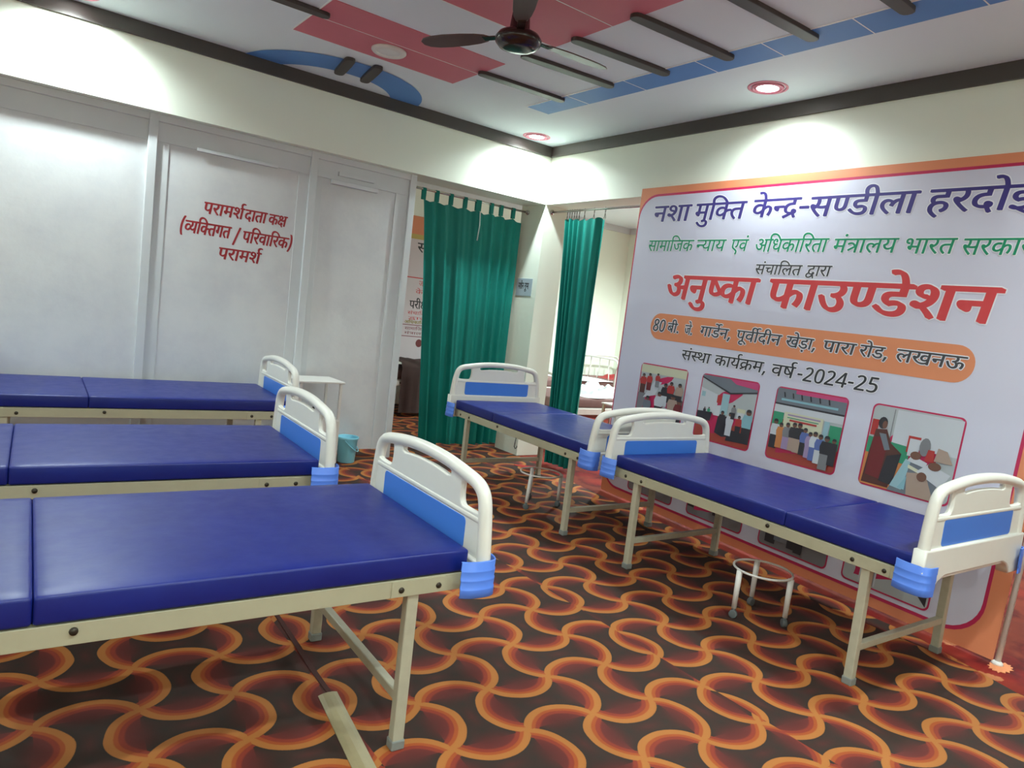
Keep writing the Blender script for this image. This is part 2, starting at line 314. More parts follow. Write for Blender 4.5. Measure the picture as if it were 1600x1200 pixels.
GLYPHS = {
6: "-185,772 -185,796q -152,830q -130,830 -107,830q -75,796q -75,772 -75,748q -107,714q -130,714 -152,714q -185,748q",
9: "470,218 470,148q 379,80q 312,80 226,80q 92,208q 29,356 100,382 143,276q 243,153q 305,153 343,153q 391,188q 391,227 391,264q 350,322q 318,347 291,342q 260,341 255,411 323,413q 380,457q 380,494 380,530q 333,562q 302,562 265,562q 205,542q 171,525 146,594 172,608q 249,632q 298,632 376,632q 459,554q 459,495 459,417q 392,375 403,365q 412,355 450,350q 486,350 518,350q 568,356q 594,363 594,551 521,551 521,622 779,622 779,551 675,551 675,0 594,0 594,290 570,284q 524,279q 498,279 481,279q 455,282 470,252q",
12: "271,222 242,222q 184,208q 161,197 114,225q 50,301q 50,352 50,380q 70,420q 87,433 110,450q 172,465q 221,465 314,465 314,551 0,551 0,622 505,622 505,551 395,551 395,394 211,394 180,394q 154,388q 145,381 130,369q 130,347 130,323q 158,290q 174,277 220,294q 275,294 349,294q 447,219q 447,154 447,89q 364,14q 289,4 318,-8q 381,-30q 415,-40 382,-110 325,-84q 221,-27q 176,1 117,4q 48,33q 48,65 48,87q 75,116q 101,116 121,116q 164,95q 194,70 208,68q 219,68 289,68q 366,109q 366,153 366,186q 317,222q|293,615 272,650q 243,726q 243,762 243,829q 332,896q 398,896 430,896q 484,883q 504,872 482,806 465,815q 427,827q 405,827 365,827q 323,782q 323,747 323,714q 350,651q 375,615",
13: "0,622 563,622 563,551 453,551 485,512q 485,464 485,374q 406,328 442,296q 499,211q 499,152 499,102q 454,34q 376,0q 328,0 271,0q 168,61q 73,199q 29,313 100,338 128,260q 195,141q 274,74q 320,74 361,74q 414,111q 414,160 414,201q 369,270q 329,301 299,295q 264,294 259,364 333,366q 404,414q 404,463 404,493q 374,538q 351,551 0,551",
14: "0,622 780,622 780,551 453,551 485,512q 485,464 485,374q 406,328 417,319q 437,299q 446,288 477,310q 539,333q 573,333 638,333q 721,254q 721,185 721,139q 691,47q 656,0 584,41 609,70q 641,141q 641,181 641,225q 600,264q 565,264 526,264q 484,227 491,211q 499,173q 499,152 499,102q 454,34q 376,0q 328,0 271,0q 168,61q 73,199q 29,313 100,338 128,260q 195,141q 274,74q 320,74 361,74q 414,111q 414,160 414,201q 369,270q 329,301 299,295q 264,294 259,364 333,366q 404,414q 404,463 404,493q 374,538q 351,551 0,551",
19: "568,551 474,551 474,380 474,329q 459,269q 441,246 404,198q 323,192 307,266 329,270q 360,281q 370,292 382,304q 393,339q 393,380 393,551 160,551 160,353 160,307q 166,249q 186,211q 226,180q 260,160 370,98 433,62q 486,-3q 486,-53 486,-93q 453,-164q 439,-184 367,-142 380,-122q 403,-77q 403,-55 403,-36q 387,-7q 339,28q 290,56 203,106 164,129q 109,178q 95,212 79,248q 79,316 79,551 0,551 0,622 568,622",
25: "777,551 452,551 452,349 500,399q 569,399 634,399q 716,316q 716,239 716,193q 686,89q 651,39 579,80 604,112q 636,196q 636,237 636,284q 597,330q 562,330 508,330q 452,258 452,0 371,0 371,174 347,154q 276,118q 226,118 179,118q 96,156q 46,233q 46,290 46,370q 156,464q 244,464 267,464q 324,457q 339,454 333,381 317,385q 268,391q 249,391 191,391q 127,339q 127,292 127,239q 188,188q 228,188 272,188q 341,230q 371,260 371,551 0,551 0,622 777,622",
26: "729,551 729,0 648,0 648,45 613,26q 530,7q 488,7 380,7q 183,114q 85,239 58,274q 40,319q 40,338 40,359q 70,393q 104,393 129,393q 166,370q 181,350 202,369q 217,428q 217,458 217,484q 210,531q 201,551 0,551 0,622 833,622 833,551|534,232 569,232q 627,261q 648,280 648,551 281,551 298,514q 298,458 298,376q 228,280q 166,253 236,169q 391,79q 490,79 533,79q 611,99q 648,122 648,198 625,184q 561,164q 521,164 474,164q 399,203q 356,273q 356,319 356,392q 452,473q 531,473 548,473q 602,468q 616,463 610,394 595,398q 558,404q 540,404 492,404q 437,360q 437,316 437,273q 492,232q",
27: "208,551 208,234 208,208q 183,178q 160,178 134,178q 79,220q 41,280q 41,308 41,331q 68,359q 102,359 127,359 127,551 0,551 0,622 578,622 578,551 474,551 474,0 393,0 393,551",
30: "649,551 545,551 545,0 465,0 465,165 439,148q 367,118q 317,118 240,118q 141,204q 141,275 141,304q 166,355q 185,371 38,369 38,441 331,441 349,441q 385,440q 389,440 382,370 350,370 292,370q 221,321q 221,274 221,231q 279,188q 317,188 367,188q 438,231q 465,260 465,551 0,551 0,622 649,622",
32: "653,551 653,0 572,0 572,370 435,370 394,370q 378,373 414,343q 458,263q 458,218 458,172q 417,110q 350,80q 310,80 257,80q 161,141q 73,282q 31,401 102,426 148,292q 248,153q 306,153 338,153q 379,187q 379,227 379,271q 318,349q 273,377 302,441 572,441 572,551 0,551 0,622 757,622 757,551",
37: "358,222 329,222q 271,208q 248,197 201,225q 137,301q 137,352 137,380q 157,420q 174,433 197,450q 259,465q 308,465 401,465 401,551 0,551 0,622 592,622 592,551 482,551 482,394 298,394 267,394q 241,388q 232,381 217,369q 217,347 217,323q 245,290q 261,277 307,294q 362,294 436,294q 534,219q 534,154 534,87q 436,0q 337,0 239,0q 84,88q 25,158 86,207 143,139q 262,74q 337,74 453,74q 453,152 453,187q 404,222q",
39: "634,551 634,0 553,0 553,551 420,551 420,321 420,279q 403,221q 385,198 364,173q 298,146q 251,146 158,146q 114,205 97,228q 79,298q 79,352 79,551 0,551 0,622 737,622 737,551|249,217 301,217q 321,249 332,266q 339,310q 339,353 339,551 160,551 160,353 160,314q 168,268q 178,251 189,235q 222,217q",
40: "481,551 481,0 400,0 400,328 291,328 230,328q 169,316q 150,299 126,280q 126,237 126,188q 200,97q 271,40 217,-12 171,28q 92,108q 45,194q 45,242 45,277q 72,333q 93,351 122,376q 204,399q 272,399 400,399 400,551 0,551 0,622 584,622 584,551",
42: "413,-58 392,-24q 354,46q 342,73 330,71q 302,68q 287,68 245,68q 160,89q 89,136q 46,215q 46,272 46,316q 77,379q 102,401 135,430q 231,456q 290,456 295,456 295,551 0,551 0,622 534,622 534,551 376,551 376,385 327,385 269,385q 198,371q 173,355 151,340q 126,294q 126,262 126,209q 205,140q 287,140 293,140q 305,140q 312,141 306,161q 306,176 306,211q 348,240q 373,240 416,240q 461,191q 461,162 461,130q 432,95q 410,86 422,62q 455,11q 480,-24",
43: "630,551 526,551 526,0 445,0 445,150 414,130q 341,103q 283,103 206,103q 111,184q 111,251 111,278q 129,328q 148,348 101,366q 42,437q 42,493 42,553q 124,632q 187,632 240,632q 311,576q 311,531 311,484q 271,443 210,482 221,492q 230,515q 230,526 230,541q 210,568q 184,568 156,568q 116,524q 116,489 116,457q 147,418q 196,400q 223,397 253,405q 288,405 299,405q 326,403q 333,402 326,332 320,333q 303,333q 298,333 248,333q 191,292q 191,254 191,213q 248,173q 292,173 345,173q 419,216q 445,245 445,551 383,551 383,622 630,622",
44: "0,622 569,622 569,551 466,551 466,0 385,0 385,298 204,298 204,244 204,216q 176,188q 153,188 129,188q 75,230q 37,290q 37,318 37,341q 64,369q 98,369 385,369 385,551 0,551",
46: "479,551 479,0 398,0 398,191 369,172q 301,146q 254,146 214,146q 149,173q 128,194 103,221q 79,294q 79,358 79,551 0,551 0,622 583,622 583,551|398,551 160,551 160,369 160,328q 166,280q 179,251q 190,240 213,217q 263,217 303,217q 373,255q 398,280",
47: "460,551 460,349 485,373q 543,399q 578,399 643,399q 725,316q 725,239 725,193q 695,89q 660,39 588,80 613,112q 645,196q 645,237 645,284q 605,330q 570,330 517,330q 460,257 460,0 379,0 379,193 355,174q 291,146q 248,146 208,146q 144,175q 125,197 100,226q 79,297q 79,354 79,551 0,551 0,622 786,622 786,551|160,551 160,360 160,305q 172,257q 188,240 208,217q 248,217 289,217q 353,251q 379,278 379,551",
48: "585,551 482,551 482,0 401,0 401,165 374,147q 297,118q 241,118 185,118q 96,160q 46,235q 46,286 46,372q 167,464q 265,464 279,464q 319,461q 358,457q 369,454 363,385 343,389q 293,395q 268,395 248,395q 230,392 365,224 384,238q 401,256 401,551 0,551 0,622 585,622|127,287 127,235q 194,184q 242,184 260,184q 293,190q 308,195 168,370 127,342q",
49: "174,632 211,632q 269,611q 291,586 309,567q 332,499q 332,437 332,321 533,321 533,551 402,551 402,622 717,622 717,551 614,551 614,0 533,0 533,250 332,250 332,213 332,180q 303,151q 283,151 264,151q 222,176q 186,215q 164,259q 164,278 164,296q 191,321q 224,321 253,321 253,426 253,473q 243,523q 232,538 212,568q 169,568 142,568q 114,542q 114,521 114,493q 161,463q 218,460 210,389 135,395q 46,456q 46,520 46,579q 122,632q",
50: "509,551 509,0 428,0 428,250 207,250 207,213 207,180q 178,151q 159,151 140,151q 98,176q 62,215q 39,259q 39,278 39,296q 66,321q 100,321 126,321 126,551 0,551 0,622 612,622 612,551|428,551 207,551 207,321 428,321",
51: "595,622 595,551 491,551 491,0 410,0 410,179 382,161q 304,132q 253,132 163,132q 52,253q 38,353 100,366q 160,413q 160,457 160,485q 137,533q 123,551 0,551 0,622|129,301 149,252q 210,203q 259,203 309,203q 383,245q 410,274 410,551 211,551 240,499q 240,445 240,337q",
52: "395,42 341,-12 282,37q 178,137q 98,225q 75,256 53,287q 40,323q 40,340 40,359q 70,393q 104,393 129,393q 166,370q 181,349 220,369q 256,429q 256,468 256,491q 246,536q 239,551 0,551 0,622 424,622 424,551 320,551 336,516q 336,458 336,403q 292,327q 216,274q 167,254 212,202q 331,91q",
54: "0,551 0,622 693,622 693,551 589,551 589,0 508,0 508,355 502,356q 494,356 470,356q 420,332q 374,269q 356,208 279,232 291,278q 311,313 287,331q 239,353q 209,353 169,353q 126,307q 126,271 126,233q 169,164q 251,89q 309,40 255,-12 197,38q 101,129q 45,222q 45,275 45,328q 94,395q 168,426q 204,426 248,426q 321,397q 354,370 412,426q 499,426 504,426q 508,426 508,551",
57: "571,551 467,551 467,0 387,0 387,165 361,147q 286,118q 233,118 179,118q 95,160q 46,235q 46,286 46,372q 161,464q 255,464 268,464q 307,461q 344,457q 354,454 349,381 330,385q 282,391q 259,391 197,391q 127,337q 127,287 127,236q 190,188q 235,188 287,188q 362,233q 387,260 387,551 0,551 0,622 571,622",
58: "122,189 87,189q 40,224q 40,255 40,284q 76,314q 104,314 122,314q 161,299q 191,276 241,292q 305,378q 305,443 305,499q 246,566q 199,566 168,566q 138,539q 138,516 138,501q 157,466q 214,442q 270,440 253,370 159,376q 66,459q 66,517 66,568q 137,632q 204,632 251,632q 333,589q 384,504q 384,440 384,371q 315,254q 254,221 299,182q 383,87q 414,43 350,-1 299,71q 216,164q 179,194 152,189q|591,551 591,0 510,0 510,551 421,551 421,622 695,622 695,551",
59: "593,622 593,551 489,551 489,0 408,0 408,191 378,174q 304,146q 254,146 214,146q 149,173q 128,194 103,221q 79,294q 79,358 79,551 0,551 0,622|408,551 205,551 408,287|189,240 212,217q 262,217 288,217q 338,233q 360,245 159,507 159,369 159,328q 165,280q 178,251q",
60: "587,551 587,0 506,0 506,266 477,257q 419,251q 380,251 338,251q 245,266q 212,277 192,264q 167,253 208,201q 319,91q 380,42 326,-12 270,37q 171,137q 95,225q 73,256 51,287q 40,323q 40,340 40,359q 70,393q 104,393 129,393q 166,370q 181,350 202,369q 217,428q 217,458 217,488q 208,536q 201,551 0,551 0,622 691,622 691,551|369,322 408,322q 472,330q 506,339 506,551 281,551 288,534q 298,488q 298,458 298,416q 279,354q 262,333 314,322q",
61: "321,69 357,80q 403,116q 403,148 403,186q 345,229q 280,229 211,229q 138,172q 138,124 138,93q 161,35q 232,-36q 302,-89 248,-142 157,-71q 58,53q 58,130 58,168q 89,227q 115,248 96,266q 69,318q 69,352 69,380q 89,420q 106,433 129,450q 188,465q 229,465 361,465 361,551 0,551 0,622 546,622 546,551 442,551 442,394 230,394 199,394q 173,388q 164,381 149,369q 149,347 149,327q 169,296q 183,284 230,300q 284,300 353,300q 440,258q 481,191q 481,153 481,95q 413,19q 348,2",
66: "170,551 170,0 89,0 89,551 0,551 0,622 273,622 273,551",
67: "89,551 0,551 0,622 80,622 68,644q 53,694q 53,724 53,802q 169,896q 266,896 407,896q 625,743q 704,615 620,615 467,824q 283,824 213,824q 134,765q 134,714 134,684q 153,639q 165,622 273,622 273,551 170,551 170,0 89,0",
68: "-185,615 -202,650q -220,714q -220,748 -220,813q -136,896q -61,896 -1,896q 79,839q 137,718q 163,622 273,622 273,551 170,551 170,0 89,0 89,551 0,551 0,622 87,622 59,726q -2,825q -57,825 -97,825q -139,776q -139,733 -139,699q -119,644q -105,615",
69: "-248,-12 -194,11q -136,11 -61,11q 22,-66q 22,-129 22,-190q -71,-268q -157,-268 -254,-268q -395,-176q -455,-100 -394,-57 -355,-105q -285,-167q -206,-196q -157,-196 -51,-196q -51,-122 -51,-89q -100,-57q -131,-57 -158,-57q -201,-68q -222,-79",
70: "-63,-245 -88,-255q -145,-268q -173,-268 -248,-268q -333,-189q -333,-126 -333,-69q -241,11q -162,11 -87,11q 25,-45q 111,-136q 145,-189 83,-228 29,-145q -83,-57q -156,-57 -207,-57q -259,-96q -259,-128 -259,-166q -209,-196q -178,-196 -151,-196q -109,-185q -88,-175",
75: "-169,615 -190,694q -231,785q -281,823q -315,823 -337,823q -371,814q -385,809 -409,882 -370,896q -318,896 -264,896q -185,845q -122,722q -94,615",
79: "170,551 170,0 89,0 89,551 0,551 0,622 273,622 273,551|90,615 69,694q 28,785q -22,823q -56,823 -78,823q -112,814q -126,809 -150,882 -111,896q -59,896 -5,896q 74,845q 137,722q 165,615",
96: "358,222 329,222q 271,208q 248,197 201,225q 137,301q 137,352 137,380q 157,420q 174,433 197,450q 259,465q 308,465 401,465 401,551 0,551 0,622 592,622 592,551 482,551 482,394 298,394 267,394q 241,388q 232,381 217,369q 217,347 217,323q 245,290q 261,277 307,294q 362,294 436,294q 534,219q 534,154 534,87q 436,0q 337,0 239,0q 84,88q 25,158 86,207 143,139q 262,74q 337,74 453,74q 453,152 453,187q 404,222q|257,-134 257,-110q 290,-76q 312,-76 335,-76q 367,-110q 367,-134 367,-159q 335,-192q 312,-192 290,-192q 257,-159q",
179: "623,551 623,0 542,0 542,325 511,310q 440,293q 390,293 340,293q 257,313q 225,326 178,297q 128,244q 128,208 128,188q 148,147q 200,120q 247,120 258,120q 269,121 263,139q 263,157 263,189q 303,216q 328,216 369,216q 413,164q 413,136 413,108q 388,76q 365,66 383,43q 421,2q 448,-24 390,-65 363,-34q 314,27q 298,53 286,51q 258,50q 245,50 186,50q 96,91q 46,162q 46,205 46,260q 115,333q 164,361 120,390q 74,461q 74,507 74,560q 155,632q 231,632 293,632q 382,574q 382,515 382,467q 336,401q 295,373 314,368q 357,364q 379,364 425,364q 504,385q 542,411 542,551 453,551 453,622 727,622 727,551|153,502 153,469q 195,416q 228,399 303,448q 303,506 303,530q 269,566q 229,566 195,566q 153,532q",
181: "-190,615 -211,650q -240,726q -240,762 -240,829q -151,896q -85,896 -53,896q 1,883q 21,872 -1,806 -18,815q -56,827q -78,827 -118,827q -160,782q -160,747 -160,714q -133,651q -108,615",
183: "618,551 452,551 452,334 474,349q 528,368q 567,368 631,368 631,297 580,297 534,297q 482,277q 452,253 452,0 371,0 371,174 347,154q 276,118q 226,118 179,118q 96,156q 46,233q 46,290 46,370q 156,464q 244,464 267,464q 324,457q 339,454 333,381 317,385q 268,391q 249,391 191,391q 127,339q 127,292 127,239q 188,188q 228,188 272,188q 341,230q 371,260 371,551 0,551 0,622 618,622",
197: "251,146 158,146q 114,205 97,228q 79,298q 79,352 79,551 0,551 0,622 481,622 481,551 420,551 420,321 420,279q 403,221q 385,198 364,173q 298,146q|249,217 301,217q 321,249 332,266q 339,310q 339,353 339,551 160,551 160,353 160,314q 168,268q 178,251 189,235q 222,217q",
202: "0,622 373,622 373,551 0,551|204,298 204,244 204,216q 176,188q 153,188 129,188q 75,230q 37,290q 37,318 37,341q 64,369q 98,369 385,369 385,298",
214: "409,286 446,217 406,189q 320,146q 254,146 214,146q 149,173q 128,194 103,221q 79,294q 79,358 79,551 0,551 0,622 391,622 391,551 205,551|262,217 288,217q 338,233q 360,245 159,507 159,369 159,328q 165,280q 178,251q 189,240 212,217q",
254: "46,53 174,127 120,139q 46,220q 46,290 46,370q 156,464q 244,464 267,464q 324,457q 339,454 333,381 317,385q 268,391q 249,391 191,391q 127,339q 127,292 127,239q 188,188q 228,188 272,188q 341,230q 371,260 371,551 0,551 0,622 777,622 777,551 452,551 452,350 477,373q 534,399q 569,399 634,399q 716,316q 716,239 716,193q 686,89q 651,39 579,80 604,112q 636,196q 636,237 636,284q 597,330q 562,330 535,330q 480,293q 452,258 452,0 371,0 371,173 363,167q 343,153q 331,146 93,-12",
269: "127,65 80,132 326,281 284,335q 223,380q 181,380 153,380q 96,364q 55,343 27,417 61,433q 135,456q 179,456 219,456q 283,431q 345,374q 382,326 382,551 0,551 0,622 566,622 566,551 463,551 463,0 382,0 382,234",
271: "42,4 213,81 169,90q 93,135q 46,213q 46,272 46,316q 77,379q 102,401 135,430q 231,456q 290,456 295,456 295,551 0,551 0,622 534,622 534,551 376,551 376,385 327,385 269,385q 198,371q 173,355 151,340q 126,294q 126,262 126,209q 205,140q 287,140 293,140q 305,140q 312,141 306,161q 306,176 306,211q 348,240q 373,240 416,240q 461,191q 461,162 461,130q 432,95q 410,86 422,62q 455,11q 480,-24 413,-58 392,-24q 354,46q 342,73 82,-66",
441: "89,551 0,551 0,622 87,622 59,726q -2,825q -57,825 -97,825q -139,776q -139,733 -139,699q -119,644q -105,615 -185,615 -202,650q -220,714q -220,748 -220,813q -136,896q -61,896 -17,896q 45,865q 71,833 88,864q 154,896q 198,896 230,896q 284,883q 304,872 282,806 265,815q 227,827q 205,827 165,827q 123,782q 123,747 123,746q 123,746 134,720q 153,658q 163,622 273,622 273,551 170,551 170,0 89,0",
450: "-169,615 -190,694q -231,785q -281,823q -315,823 -337,823q -371,814q -385,809 -409,882 -370,896q -318,896 -269,896q -209,862q -181,819 -156,896q -55,896 -23,896q 31,883q 51,872 29,806 12,815q -26,827q -48,827 -88,827q -130,782q -130,747 -130,736q -129,726 -111,679q -94,615",
529: "227,-125 171,-125q 87,-84q 40,-13q 40,33 40,92q 106,171q 163,187 146,224q 146,272 146,316q 177,379q 202,401 236,430q 331,456q 390,456 395,456 395,551 0,551 0,622 634,622 634,551 476,551 476,385 427,385 369,385q 298,371q 273,355 227,324q 227,262 227,209q 306,140q 390,140 394,140q 404,140q 411,141 406,161q 406,176 406,211q 448,240q 473,240 516,240q 561,191q 561,162 561,130q 527,93q 501,83 585,-138 516,-166 459,-6 417,-54q 308,-125q|119,34 119,-15q 186,-56q 229,-56 273,-56q 345,-18q 404,40q 428,72 418,71q 400,70q 394,70 346,70q 247,96q 210,127 171,118q 119,70q",
557: "255,464 268,464q 307,461q 344,457q 354,454 349,381 330,385q 282,391q 259,391 197,391q 127,337q 127,287 127,236q 191,188q 240,188 284,188q 369,233q 400,274 386,310q 380,353 442,366q 502,413q 502,457 502,485q 479,533q 465,551 0,551 0,622 937,622 937,551 833,551 833,0 752,0 752,179 724,161q 646,132q 595,132 546,132q 468,170q 440,204 416,182q 359,143q 284,118q 233,118 181,118q 96,160q 46,235q 46,286 46,372q 161,464q|471,301 491,252q 552,203q 601,203 651,203q 725,245q 752,274 752,551 553,551 582,499q 582,445 582,337q",
568: "380,42 326,-12 270,37q 171,137q 95,225q 73,256 51,287q 40,323q 40,340 40,359q 70,393q 104,393 129,393q 166,370q 181,350 202,369q 217,428q 217,458 217,488q 208,536q 201,551 0,551 0,622 494,622 520,632q 552,632 593,632q 668,597q 716,525q 716,469 716,395q 636,303q 562,274 585,238q 643,203q 694,203 746,203q 820,243q 852,275 852,551 770,551 770,622 1036,622 1036,551 933,551 933,0 852,0 852,180 823,161q 743,132q 688,132 619,132q 513,197q 484,259 436,251q 380,251 338,251q 245,266q 212,277 192,264q 167,253 208,201q 319,91q|369,322 410,322q 479,328q 519,337 582,358q 635,422q 635,467 635,517q 588,568q 551,568 526,568q 494,544q 494,521 494,470q 575,461 567,391 502,400q 426,461q 426,519 426,536q 430,551 281,551 288,534q 298,488q 298,458 298,416q 279,354q 262,333 314,322q",
795: "213,-165 138,-62q 68,199q 68,337 68,477q 137,730q 213,832 294,832 226,726q 153,472q 153,336 153,203q 225,-56q 295,-165",
796: "60,-165 128,-59q 200,197q 200,330 200,464q 129,723q 59,832 141,832 216,729q 286,467q 286,329 286,190q 216,-64q 141,-165",
799: "46,-129 61,-70q 88,64q 95,116 192,116 199,105 186,52q 138,-74q 113,-129",
800: "49,338 291,338 291,256 49,256",
801: "72,54 72,91q 108,121q 133,121 159,121q 196,91q 196,54 196,18q 159,-14q 133,-14 108,-14q 72,18q",
802: "305,833 387,833 125,-166 42,-166",
803: "275,-10 160,-10q 48,185q 48,358 48,474q 93,638q 193,725q 275,725 391,725q 504,532q 504,358 504,243q 459,78q 358,-10q|275,66 350,66q 414,210q 414,358 414,504q 350,649q 275,649 200,649q 138,504q 138,358 138,212q 200,66q",
805: "47,76 218,262 267,315q 336,399q 374,481q 374,530 374,587q 310,649q 259,649 213,649q 138,611q 104,582 54,640 93,675q 196,724q 260,724 354,724q 464,622q 464,533 464,478q 420,380q 343,284q 293,231 156,85 156,81 492,81 492,0 47,0",
807: "341,160 11,160 11,238 335,718 427,718 427,241 531,241 531,160 427,160 427,0 341,0|341,241 341,415 341,452q 344,533q 347,604q 347,626 343,626 336,607q 310,555q 299,538 98,241",
808: "238,-10 188,-10q 96,9q 64,29 64,113 86,98q 147,77q 213,66q 240,66 317,66q 404,140q 404,219 404,290q 318,363q 236,363 210,363q 143,354q 123,350 79,378 106,714 443,714 443,633 183,633 164,428 180,432q 235,438q 266,438 331,438q 434,391q 495,298q 495,229 495,117q 363,-10q",
811: "276,-10 169,-10q 52,93q 52,182 52,255q 133,346q 190,374 142,405q 75,490q 75,554 75,611q 131,687q 223,725q 276,725 331,725q 422,687q 477,611q 477,553 477,488q 404,406q 349,378 387,358q 456,305q 500,234q 500,186 500,126q 443,38q 343,-10q|277,414 324,436q 390,497q 390,550 390,600q 329,651q 275,651 223,651q 162,600q 162,550 162,495q 227,438q|274,64 343,64q 413,130q 413,185 413,233q 340,304q 263,340 202,311q 139,235q 139,181 139,129q 204,64q",
}
WORDS = {
'नशा': ([(44, 0, 0), (58, 555, 0), (66, 1235, 0)], 1494),
'मुक्ति': ([(50, 0, 0), (69, 598, 0), (67, 598, 0), (183, 857, 0), (40, 1460, 0)], 2030),
'केन्द्र': ([(25, 0, 0), (75, 541, 0), (202, 762, 0), (271, 1120, 0)], 1640),
'-': ([(800, 0, 0)], 340),
'सण्डीला': ([(60, 0, 0), (197, 676, 0), (37, 1143, 0), (68, 1720, 0), (54, 1979, 0), (66, 2657, 0)], 2916),
'हरदोई': ([(61, 0, 0), (52, 531, 0), (42, 940, 0), (79, 1460, 0), (12, 1719, 0)], 2210),
'सामाजिक': ([(60, 0, 0), (66, 676, 0), (50, 935, 0), (66, 1533, 0), (67, 1792, 0), (32, 2051, 0), (25, 2793, 0)], 3555),
'न्याय': ([(202, 0, 0), (51, 358, 0), (66, 938, 0), (51, 1197, 0)], 1777),
'एवं': ([(19, 0, 0), (57, 553, 0), (6, 1109, 0)], 1109),
'अधिकारिता': ([(9, 0, 0), (67, 764, 0), (43, 1023, 0), (25, 1638, 0), (66, 2400, 0), (67, 2659, 0), (52, 2918, 0), (40, 3327, 0), (66, 3897, 0)], 4156),
'मंत्रालय': ([(50, 0, 0), (6, 598, 0), (269, 598, 0), (66, 1150, 0), (54, 1409, 0), (51, 2087, 0)], 2667),
'भारत': ([(49, 0, 0), (66, 703, 0), (52, 962, 0), (40, 1371, 0)], 1941),
'सरकार': ([(60, 0, 0), (52, 676, 0), (25, 1085, 0), (66, 1847, 0), (52, 2106, 0)], 2515),
'संचालित': ([(60, 0, 0), (6, 676, 0), (30, 676, 0), (66, 1310, 0), (67, 1569, 0), (54, 1828, 0), (40, 2506, 0)], 3076),
'द्वारा': ([(529, 0, 0), (66, 620, 0), (52, 879, 0), (66, 1288, 0)], 1547),
'अनुष्का': ([(9, 0, 0), (44, 764, 0), (69, 1319, 0), (214, 1319, 0), (25, 1695, 0), (66, 2457, 0)], 2716),
'फाउण्डेशन': ([(47, 0, 0), (66, 771, 0), (13, 1030, 0), (197, 1578, 0), (37, 2045, 0), (75, 2616, 0), (58, 2622, 0), (44, 3302, 0)], 3857),
'80': ([(811, 0, 0), (803, 551, 0)], 1102),
'बी.': ([(48, 0, 0), (68, 571, 0), (801, 830, 0)], 1098),
'जे.': ([(32, 0, 0), (75, 742, 0), (801, 742, 0)], 1010),
'गार्डेन,': ([(27, 0, 0), (66, 563, 0), (37, 822, 0), (450, 1393, 0), (44, 1399, 0), (799, 1954, 0)], 2222),
'पूर्वीदीन': ([(46, 0, 0), (70, 568, 0), (57, 568, 0), (441, 1124, 0), (42, 1383, 0), (68, 1903, 0), (44, 2162, 0)], 2717),
'खेड़ा,': ([(26, 0, 0), (75, 818, 0), (96, 818, 0), (66, 1395, 0), (799, 1654, 0)], 1922),
'पारा': ([(46, 0, 0), (66, 568, 0), (52, 827, 0), (66, 1236, 0)], 1495),
'रोड,': ([(52, 0, 0), (79, 409, 0), (37, 668, 0), (799, 1245, 0)], 1513),
'लखनऊ': ([(54, 0, 0), (26, 678, 0), (44, 1496, 0), (14, 2051, 0)], 2816),
'संस्था': ([(60, 0, 0), (6, 676, 0), (568, 676, 0), (66, 1698, 0)], 1957),
'कार्यक्रम,': ([(25, 0, 0), (66, 762, 0), (51, 1021, 0), (181, 1601, 0), (254, 1601, 0), (50, 2363, 0), (799, 2961, 0)], 3229),
'वर्ष': ([(57, 0, 0), (59, 556, 0), (181, 1134, 0)], 1134),
'-2024-25': ([(800, 0, 0), (805, 340, 0), (803, 891, 0), (805, 1442, 0), (807, 1993, 0), (800, 2544, 0), (805, 2884, 0), (808, 3435, 0)], 3986),
'परामर्श': ([(46, 0, 0), (52, 568, 0), (66, 977, 0), (50, 1236, 0), (58, 1834, 0), (181, 2514, 0)], 2514),
'दाता': ([(42, 0, 0), (66, 520, 0), (40, 779, 0), (66, 1349, 0)], 1608),
'कक्ष': ([(25, 0, 0), (179, 762, 0)], 1474),
'(व्यक्तिगत': ([(795, 0, 0), (557, 354, 0), (67, 1276, 0), (183, 1535, 0), (40, 2138, 0), (27, 2708, 0), (40, 3271, 0)], 3841),
'/': ([(802, 0, 0)], 429),
'परिवारिक)': ([(46, 0, 0), (67, 568, 0), (52, 827, 0), (57, 1236, 0), (66, 1792, 0), (67, 2051, 0), (52, 2310, 0), (25, 2719, 0), (796, 3481, 0)], 3835),
'मशीन': ([(50, 0, 0), (58, 598, 0), (68, 1278, 0), (44, 1537, 0)], 2092),
'रूम': ([(52, 0, 0), (70, 386, 0), (50, 409, 0)], 1007),
'सण्डी': ([(60, 0, 0), (197, 676, 0), (37, 1143, 0), (68, 1720, 0)], 1979),
'परीक्षण': ([(46, 0, 0), (52, 568, 0), (68, 977, 0), (179, 1236, 0), (39, 1948, 0)], 2671),
'जांच': ([(32, 0, 0), (66, 742, 0), (6, 1001, 0), (30, 1001, 0)], 1635),
}
# ------------------------------------------------------------------ structure
XB, YB = -9.0, -9.0               # the room's far left and near walls (behind the viewer)
HX, HY = 4.63, 3.34               # the hall's walls
LZ = 2.715                        # underside of the beams over the two openings
def plane_bm(pts, z=0.0):
    b = bmesh.new(); b.faces.new([b.verts.new((p[0], p[1], z)) for p in pts]); return b
RB = [(-1.15, YB), (-0.645, -4.95), (-0.45, -4.38), (-0.19, -1.43), (-0.14, -1.08), (-0.005, -0.1), (0.02, 0.0), (1.0, 0.45), (1.0, HY)]
struct(obj('floor', plane_bm([(XB, YB)] + RB + [(XB, HY)]), M['swirl']))
rc = obj('carpet', plane_bm([(HX, HY)] + RB[::-1] + [(HX, YB)], 0.0), M['red'])
tag(rc, 'red floral carpet on the floor of the hall beyond the banner', 'carpet')
struct(obj('ceiling', bm_box(XB, HX, YB, HY, CZ, CZ+0.1), M['ceiling']))
